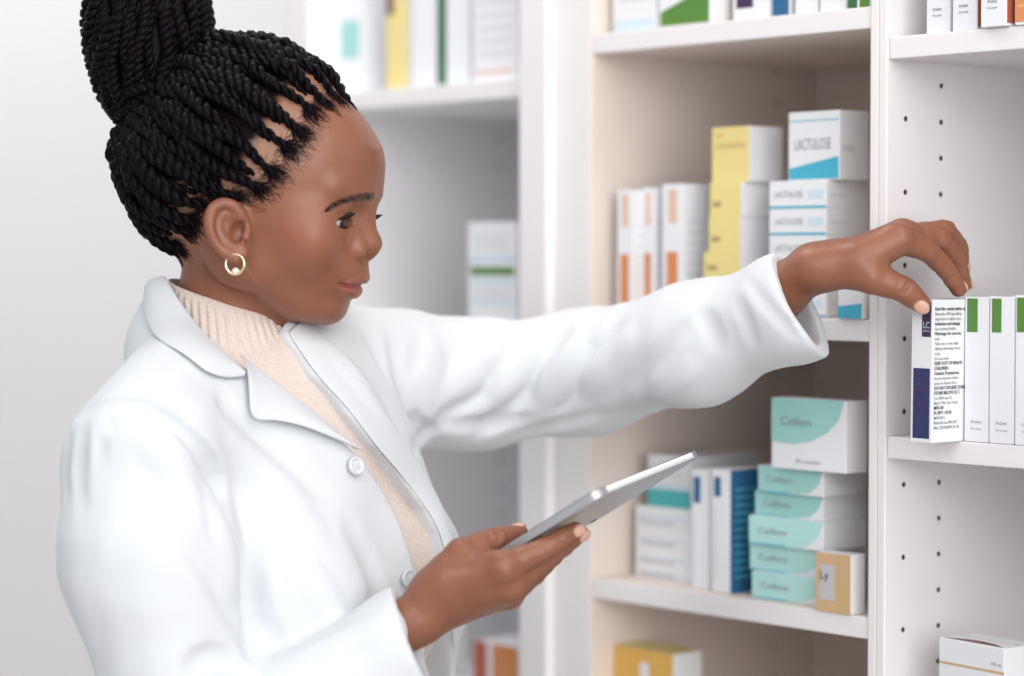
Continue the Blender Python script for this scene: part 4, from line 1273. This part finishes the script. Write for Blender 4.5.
def make_sweater(parent):
    D, lo = SW.grid((-.42, 1.80, .82), (.02, 2.26, 1.42), .004)
    V, Q = surface_nets(D, lo, .004, 2)
    o = np_mesh('sweater', V, Q, M_knit, parent)
    # ribbed roll collar
    top = [(163, 276), (190, 301), (214, 310), (240, 314.5), (266, 317), (288, 317)]
    n = 260; k = 34
    c0, c1 = v3(W(226, 296, 2.015)), v3(W(236, 350, 2.015))
    ax0 = v3(W(288, 318, 2.00)) - v3(W(163, 277, 2.03)); 
    a1 = ax0 / np.linalg.norm(ax0); a2 = np.cross((0, 0, 1), a1); a2 /= np.linalg.norm(a2)
    V = []; 
    for j in range(k + 8):
        t = min(j, k) / k
        c = c0 * (1 - t) + c1 * t
        rx = .0535 * (1 - t) + .0635 * t; ry = .047 * (1 - t) + .0600 * t
        over = 0.0
        if j < 6:      # rolled top edge
            a_ = j / 6 * math.pi; over = -.0035 * math.cos(a_ * .5) ; dz = .0022 * math.sin(a_)
        else: dz = -(t) * 0.0
        for i in range(n):
            th = 2 * math.pi * i / n
            rib = .0011 * math.cos(th * 46) * min(1, max(0, (j - 3) / 5)) + .0016 * math.sin(t * 5 + th * 2) * t
            tilt = 0
            V.append(c + a1 * math.cos(th) * (rx + over + rib) + a2 * math.sin(th) * (ry + over + rib) + TZ * (dz - .014 * math.sin(th) * 0 ))
    V = np.array(V).reshape(k + 8, n, 3)[:k + 1]
    I = np.arange((k + 1) * n).reshape(k + 1, n)
    Q = np.stack([I[:-1], np.roll(I[:-1], -1, 1), np.roll(I[1:], -1, 1), I[1:]], -1).reshape(-1, 4)
    np_mesh('roll_collar', V.reshape(-1, 3), Q, M_knit, parent)
    return o
M_button = mat('grey_button', (0.62, 0.63, 0.66), 0.25, coat=0.4)
def make_button(px, py, r, m, parent):
    p, ok = ray_surf(CO_plain, [(px, py)]); nn = grad(CO_plain, p, .006)[0]; p = p[0] + nn * .0045
    a = np.cross(nn, (0, 0, 1)); a /= np.linalg.norm(a); b = np.cross(nn, a)
    prof = [(0, .0014), (.45, .0012), (.60, .0010), (.72, .0022), (.90, .0024), (1, .0012), (1, -.001), (0, -.001)]
    V = []; Q = []; seg = 32
    for q, z in prof:
        for k in range(seg):
            t = 2 * math.pi * k / seg; V.append(p + (a * math.cos(t) + b * math.sin(t)) * q * r + nn * z)
    for i in range(len(prof) - 1):
        for k in range(seg): Q.append((i * seg + k, i * seg + (k + 1) % seg, (i + 1) * seg + (k + 1) % seg, (i + 1) * seg + k))
    o = np_mesh('button', np.array(V), np.array(Q), m, parent)
    bf = Buf()
    for s in (-1, 1):
        bf.tube(np.array([p + a * s * r * .22 - b * r * .25 + nn * .0018, p + a * s * r * .22 + b * r * .25 + nn * .0018]), r * .07, 6)
    bf.obj('thread', M_coat, o)
    return o
def clothe(parent):
    coat = make_coat(parent); make_sweater(parent)
    patch('lapel', CO_plain, [(238, 354), (262, 373), (290, 394), (318, 416), (342, 438), (354, 450)], [(243, 377), (247, 415), (272, 423), (300, 430), (330, 441), (358, 453)], M_coat, coat, lift0=.002, lift1=.009, roll=.003)
    patch('lapel', CO_plain, [(287, 332), (316, 375), (347, 409), (374, 444), (401, 475), (427, 509), (440, 534), (447, 566), (450, 612), (455, 672)], [(302, 320), (335, 346), (366, 385), (390, 422), (413, 458), (436, 498), (450, 532), (458, 566), (463, 612), (468, 672)], M_coat, coat, lift0=.0014, lift1=.0020, roll=.0010, thick=.0016)
    NK = Field(); NK.ops = list(CO_plain.ops); NK.add(Cone(NB + (0, 0, -.03), v3(W(226, 300, 2.015)), .062, .0560), .02)
    patch('collar', NK, [(164, 275), (171, 287), (181, 303), (196, 322), (212, 340), (230, 357), (243, 372)], [(147, 292), (148, 318), (158, 341), (182, 357), (205, 374), (224, 379), (243, 378)], M_coat, coat, n=34, k=14, lift0=.000, lift1=.004, roll=.004)
    make_button(352.5, 467, .0077, M_coat, coat)
    make_button(406, 579, .0078, M_button, coat)
    return coat
# ------------------------------------------------------------ hands, tablet, lower body
# the tablet first: three corners from the photo, made square
TA, TB = v3(W(480, 571, 1.887)), v3(W(600, 497, 1.830))
def tab_corner(D): return v3(W(702, 456, D))
lo_, hi_ = 1.82, 2.1
for _ in range(50):
    m_ = (lo_ + hi_) / 2
    if (TA - TB) @ (tab_corner(m_) - TB) < 0: lo_ = m_
    else: hi_ = m_
TC = tab_corner(m_)
ta_, tb_ = TA - TB, TC - TB
la, lb = np.linalg.norm(ta_), np.linalg.norm(tb_)
ua, ub = ta_ / la, tb_ / lb
un = np.cross(ua, ub); un /= np.linalg.norm(un)
if un[1] > 0 and un[2] > 0: un = -un
if un @ (CAMP - TB) < 0: un = -un            # the back's normal: down and towards the camera
TTH = .0072
M_alu = mat('silver_aluminium', (0.50, 0.51, 0.54), 0.36, metal=0.6)
M_glass = mat('dark_glass', (0.01, 0.01, 0.012), 0.05, coat=1.0)
M_band = mat('white_antenna_band', (0.80, 0.80, 0.82), 0.4)
def make_tablet():
    r = thing('tablet', 'silver tablet computer held edge-on in the near hand above the coat cuff', 'tablet', tuple(TB))
    Mx = np.stack([ua, ub, -un], 1)
    def slab(name, x0, x1, y0, y1, z0, z1, rad, bev, m):
        bm = bmesh.new(); seg = 10; vs = []
        pts = []
        for cx, cy, a0 in ((x1 - rad, y1 - rad, 0), (x0 + rad, y1 - rad, 90), (x0 + rad, y0 + rad, 180), (x1 - rad, y0 + rad, 270)):
            for i in range(seg + 1):
                a = math.radians(a0 + 90 * i / seg); pts.append((cx + rad * math.cos(a), cy + rad * math.sin(a)))
        bot = [bm.verts.new((x, y, z0)) for x, y in pts]; top = [bm.verts.new((x, y, z1)) for x, y in pts]
        n = len(pts)
        bm.faces.new(bot[::-1]); bm.faces.new(top)
        for i in range(n): bm.faces.new((bot[i], bot[(i + 1) % n], top[(i + 1) % n], top[i]))
        if bev:
            es = [e for e in bm.edges if len(e.link_faces) == 2 and any(len(f.verts) > 4 for f in e.link_faces)]
            bmesh.ops.bevel(bm, geom=es, offset=bev, segments=4, affect='EDGES', profile=.5)
        for v in bm.verts: v.co = Vector(Mx @ v3(v.co))
        bmesh.ops.recalc_face_normals(bm, faces=bm.faces)
        o = bm_obj(name, bm, m, r)
        for p in o.data.polygons: p.use_smooth = len(p.vertices) == 4
        return o
    # the back lies in the plane z = 0, the screen on the far side
    slab('back_shell', 0, la, 0, lb, 0, TTH - .0008, .009, .0016, M_alu)
    slab('screen', .0012, la - .0012, .0012, lb - .0012, TTH - .0008, TTH - .0002, .008, 0, M_glass)
    # pale band let into the upper side edge
    slab('antenna_band', -.00035, .004, .016, lb - .014, .0010, TTH - .0011, .0008, 0, M_band)
    # round camera lens on the back near the far corner
    bm = bmesh.new()
    for rr, hh in ((.0035, .0006), (.0024, .0009)):
        c = bmesh.ops.create_cone(bm, cap_ends=True, segments=24, radius1=rr, radius2=rr, depth=hh)
        for v in c['verts']: v.co = Vector(Mx @ (v3(v.co) + v3((la - .014, lb - .014, -hh / 2))))
    bm_obj('camera_lens', bm, M_glass, r)
    return r
def on_plane(px, py, off):
    """point on the ray through a pixel that lies off in front of the tablet's back"""
    r = v3(W(px, py, 1.0)) - CAMP
    q = TB + un * off
    return CAMP + r * (((q - CAMP) @ un) / (r @ un))

NAILS = []; CREASE = []
def nail(F, c, axis, out, L=.0060, w=.0045):
    """a slightly raised nail: centre, direction along the finger, outward direction"""
    axis = axis / np.linalg.norm(axis); out = out - axis * (out @ axis); out /= np.linalg.norm(out)
    R = np.stack([axis, np.cross(out, axis), out], 1)
    e = Ell(c, (L, w, .0022), R); F.add(e, .0006); NAILS.append(Ell(c, (L * 1.02, w * 1.02, .0040), R))
def chain(F, pts, k0=.012, k=.0030, knuckle=1.0):
    """finger: list of (point, radius); a little fuller at the joints"""
    for i in range(len(pts) - 1):
        (a, ra), (b, rb) = pts[i], pts[i + 1]
        a, b = v3(a), v3(b); m = (a + b) / 2
        rm = (ra + rb) / 2 * .965
        F.add(Cone(a, m, ra, rm), k0 if i == 0 else k); F.add(Cone(m, b, rm, rb), k)
def crease(F, p, axis, r, out, depth=.0005):
    """skin creases across a joint on its outer side"""
    axis = axis / np.linalg.norm(axis); out = out - axis * (out @ axis); out /= np.linalg.norm(out); s = np.cross(axis, out)
    for o in (-.0022, 0, .0022):
        q = [p + axis * (o + .0006 * math.cos(a * 2)) + (out * math.cos(a) + s * math.sin(a)) * (r + .0002) for a in np.linspace(-1.0, 1.0, 7)]
        for i in range(6): F.sub(Cone(q[i], q[i + 1], .00035, .00035), .0016)

# --- reaching hand (her left): thumb towards the camera
HL_ = Field()
wr = v3(W(813, 268, 1.962)); fa = v3(W(722, 331, 2.045))
HL_.add(Cone(fa, v3(W(776, 293, 1.985)), .0215, .0198)); HL_.add(Cone(v3(W(776, 293, 1.985)), wr, .0195, .0168), .012)
HL_.add(Cone(v3(W(784, 292, 1.988)), wr + (0, .010, 0), .0185, .0150), .012)
HL_.add(Cone(wr, v3(W(832, 263, 1.970)), .0168, .0165), .012)
MC = [v3(W(899, 239, 1.944)), v3(W(906, 235, 1.962)), v3(W(903, 237, 1.979)), v3(W(893, 243, 1.992))]
for m_, r_, wo in zip(MC, (.0125, .0118, .0112, .0105), (-.010, -.002, .006, .012)):
    HL_.add(Cone(wr + (.004, wo, 0), m_, .0132, r_), .012)
idx = [(MC[0], .0112), (v3(W(928, 251, 1.955)), .0090), (v3(W(946.5, 269.5, 1.967)), .0080), (v3(W(958.5, 289, 1.974)), .0066)]
mid = [(MC[1], .0112), (v3(W(941, 241, 1.975)), .0088), (v3(W(956.5, 260, 1.990)), .0078), (v3(W(964, 284, 1.997)), .0064)]
rng = [(MC[2], .0108), (v3(W(945, 230, 1.996)), .0086), (v3(W(959.5, 247, 2.010)), .0075), (v3(W(961.5, 267, 2.016)), .0062)]
pky = [(MC[3], .0098), (v3(W(922, 241, 2.015)), .0078), (v3(W(935, 254, 2.024)), .0068), (v3(W(940, 266, 2.024)), .0056)]
for f_ in (pky, rng, mid, idx): chain(HL_, f_, .0045, .0022)
th = [(v3(W(838, 268, 1.953)), .0135), (v3(W(872, 278, 1.940)), .0124), (v3(W(903, 289, 1.941)), .0100), (v3(W(920.5, 303, 1.944)), .0080)]
chain(HL_, th, .016, .004)
HL_.add(Cone(v3(W(862, 262, 1.944)), v3(W(884, 251, 1.944)), .0145, .0090), .012)      # web of the thumb
HL_.sub(Cone(v3(W(894, 267, 1.922)), v3(W(902, 259, 1.928)), .0010, .0010), .005)
up = v3((0, -.35, 1))
for f_ in (idx, mid, rng):
    crease(HL_, f_[1][0], f_[2][0] - f_[0][0], f_[1][1], v3((.5, -.2, 1)))
    crease(HL_, f_[2][0], f_[3][0] - f_[1][0], f_[2][1], v3((.8, -.1, .6)))
crease(HL_, th[2][0], th[3][0] - th[1][0], th[2][1], v3((.1, -.8, .6)))
def nail_on(F, f_, out, L=.0060, w=.0044, back=.0):
    (a, ra), (b, rb) = f_[-2], f_[-1]; ax = (b - a) / np.linalg.norm(b - a)
    out = v3(out); out = out - ax * (out @ ax); out /= np.linalg.norm(out)
    nail(F, b + ax * (.0012 - back) + out * (rb - .0010), ax - out * .12, out, L, w)
nail_on(HL_, th, (-.35, -1.0, -.25), .0072, .0056)
nail_on(HL_, idx, (.95, .1, .35), .0055, .0042)
nail_on(HL_, mid, (.95, .0, .35), .0055, .0042)
nail_on(HL_, rng, (.95, -.25, .2), .0060, .0042)
# back-of-hand tendons
for m_ in MC[:3]: HL_.add(Cone(wr + (.03, 0, .010), m_ + (-.006, 0, .0065), .0030, .0038), .010)

# --- near hand (her right) holding the tablet from below
HR_ = Field()
wr2 = v3(W(421, 617, 1.876)); fa2 = v3(W(360, 655, 1.868))
HR_.add(Cone(fa2, wr2, .0225, .0178))
HR_.add(Cone(wr2, v3(W(437, 600, 1.880)), .0178, .0180), .016)
I_ = on_plane
idx2 = [(v3(W(503, 567, 1.853)), .0112), (v3(W(545, 549, 1.862)), .0090), (v3(W(562, 538, 1.868)), .0081), (v3(W(575, 530.5, 1.873)), .0070)]
mid2 = [(v3(W(510, 586, 1.862)), .0112), (v3(W(541, 563, 1.875)), .0090), (v3(W(563, 546, 1.885)), .0080), (v3(W(580, 533, 1.889)), .0068)]
rng2 = [(v3(W(508, 594, 1.882)), .0108), (v3(W(534, 574, 1.897)), .0086), (v3(W(553, 556, 1.915)), .0076), (v3(W(566, 543, 1.930)), .0064)]
pky2 = [(v3(W(498, 594, 1.900)), .0098), (v3(W(520, 578, 1.917)), .0076), (v3(W(535, 562, 1.932)), .0066), (v3(W(545, 552, 1.944)), .0056)]
for f_, wo in ((idx2, (0, -.004, .006)), (mid2, (0, .0, .0)), (rng2, (0, .008, -.004)), (pky2, (0, .014, -.006))):
    HR_.add(Cone(v3(W(437, 600, 1.880)) + wo, f_[0][0], .0165, f_[0][1] + .0012), .014)
for f_ in (pky2, rng2, mid2, idx2): chain(HR_, f_, .005, .0022)
th2 = [(v3(W(440, 587, 1.873)), .0150), (v3(W(462, 555, 1.873)), .0130), (v3(W(494, 540, 1.888)), .0098), (v3(W(519, 534, 1.905)), .0076)]
chain(HR_, th2, .016, .004)
HR_.add(Cone(v3(W(450, 578, 1.868)), v3(W(490, 566, 1.862)), .0155, .0100), .012)
HR_.sub(Cone(v3(W(474, 551, 1.850)), v3(W(500, 549.5, 1.845)), .0006, .0012), .004)
nail_on(HR_, idx2, (.25, -1, -.1), .0060, .0046); nail_on(HR_, mid2, (.7, -.7, -.3), .0060, .0044); nail_on(HR_, th2, (.1, .3, 1), .0070, .0055)
for f_ in (idx2, mid2): crease(HR_, f_[1][0], f_[2][0] - f_[0][0], f_[1][1], v3((.3, -1, -.2)))
crease(HR_, th2[2][0], th2[3][0] - th2[1][0], th2[2][1], v3((-.1, -.6, .8)))
for f_ in (idx2, mid2): HR_.add(Ell(f_[0][0] + v3((.0, -.0035, -.0012)), (.0095, .0090, .0090)), .008)

def hand_mesh(F, h=.0010):
    los = np.min([o[1].box()[0] for o in F.ops if o[0] == '+'], 0) - .003; his = np.max([o[1].box()[1] for o in F.ops if o[0] == '+'], 0) + .003
    V, Q = sculpt(F, los, his, h, 1)
    nl = np.full(len(V), 1.0)
    for e in NAILS: nl = np.minimum(nl, e((V[:, 0], V[:, 1], V[:, 2])))
    m = {'nail': 1 - sstep(-.0002, .0003, nl)}
    return V, Q, m

# --- trunk, arms and legs under the clothes
BD = Field()
BD.add(Ell(T3(0, 0, 1.20), (.078, .118, .19), TR)); BD.add(Ell(T3(0, 0, 1.0), (.07, .105, .2), TR), .05); BD.add(Ell(T3(-.005, 0, .86), (.085, .135, .13), TR), .05)
BD.add(Cone(NB, JN, .03, .036), .04); BD.add(Cone(NB, JF, .03, .036), .04); BD.add(Cone(T3(-.02, 0, 1.28), NB, .05, .045), .04)
for a_, b_, r0, r1 in ((JN, v3(W(152, 560, 1.862)), .040, .036), (v3(W(152, 560, 1.862)), ELN, .036, .030), (ELN, fa2, .030, .0225), (JF, v3(W(470, 386, 2.165)), .040, .036), (v3(W(470, 386, 2.165)), v3(W(585, 372, 2.155)), .036, .031), (v3(W(585, 372, 2.155)), fa, .031, .028)):
    BD.add(Cone(a_, b_, r0, r1), .012)
FEET = []
LG = Field()
for s in (-1, 1):
    hip, knee, ank = T3(0, s * .075, .86), T3(.02 + .03 * s, s * .085, .47), T3(-.02 + .05 * s, s * .09, .085)
    LG.add(Cone(hip, knee, .088, .066), .03); LG.add(Cone(knee, ank, .066, .056), .02); FEET.append(ank)
    BD.add(Cone(hip, knee, .07, .052), .03); BD.add(Cone(knee, ank - (0, 0, .0), .052, .034), .02)
LG.sub(Fn(lambda P: P[2] - .045 + 0 * P[0] + 0 * P[1], (-1, 1, -.2), (1, 3, .045)), 0)
M_trouser = mat('dark_trouser_cloth', (0.03, 0.035, 0.05), .8)
M_shoe = mat('black_shoe_leather', (0.02, 0.02, 0.022), .35)
def make_person():
    per = thing('person', 'woman in white lab coat with a braided bun reaching for a box', 'person', (float(MID[0]), float(MID[1]), 0))
    Wi = Matrix.Translation(-per.location)
    def adopt(o):
        if o.parent == per:
            o.matrix_parent_inverse = Wi
    BV, BQ = sculpt(BD, (-.42, 1.75, .05), (.28, 2.32, 1.42), .007, 2)
    l1 = hand_mesh(HL_); l2 = hand_mesh(HR_)
    parts = [(HEADPART[0], HEADPART[1], HEADPART[2]), (BV, BQ, {}), l1, l2]
    V = np.vstack([p[0] for p in parts]); off = 0; Q = []
    for p in parts: Q.append(p[1] + off); off += len(p[0])
    body = np_mesh('body', V, np.vstack(Q), M_skin, per)
    for key in ('lip', 'brow', 'crease', 'nail', 'warm', 'scalp', 'hairbase'):
        set_mask(body, key, np.concatenate([p[2].get(key, np.zeros(len(p[0]))) for p in parts]))
    V_ = np.vstack([HV, cv, fv]); Q_ = np.vstack([HQ, cq + len(HV), fq + len(HV) + len(cv)])
    np_mesh('hair', V_, Q_, M_hair, per)
    make_eyes(per)
    clothe(per)
    V, Q = sculpt(LG, (-.45, 1.75, .03), (.15, 2.3, 1.0), .007, 2); np_mesh('trousers', V, Q, M_trouser, per)
    for a in FEET:
        S = Field(); fwd = TF
        b0 = v3((a[0], a[1], .042)); S.add(Cone(b0 - fwd * .03, b0 + fwd * .10, .040, .034)); S.add(Cone(b0 + fwd * .10, b0 + fwd * .16, .034, .024), .02); S.add(Cone(b0, v3((a[0], a[1], .09)), .040, .040), .02)
        S.sub(Fn(lambda P: P[2] - .004 + 0 * P[0] + 0 * P[1], (-2, 0, -.2), (2, 4, .004)), 0)
        V, Q = sculpt(S, b0 - .26, b0 + .26, .004, 1); V[:, 2] = np.maximum(V[:, 2], .0005); np_mesh('shoe', V, Q, M_shoe, per)
    for o in list(per.children): adopt(o)
    return per
make_person()
tab = make_tablet()
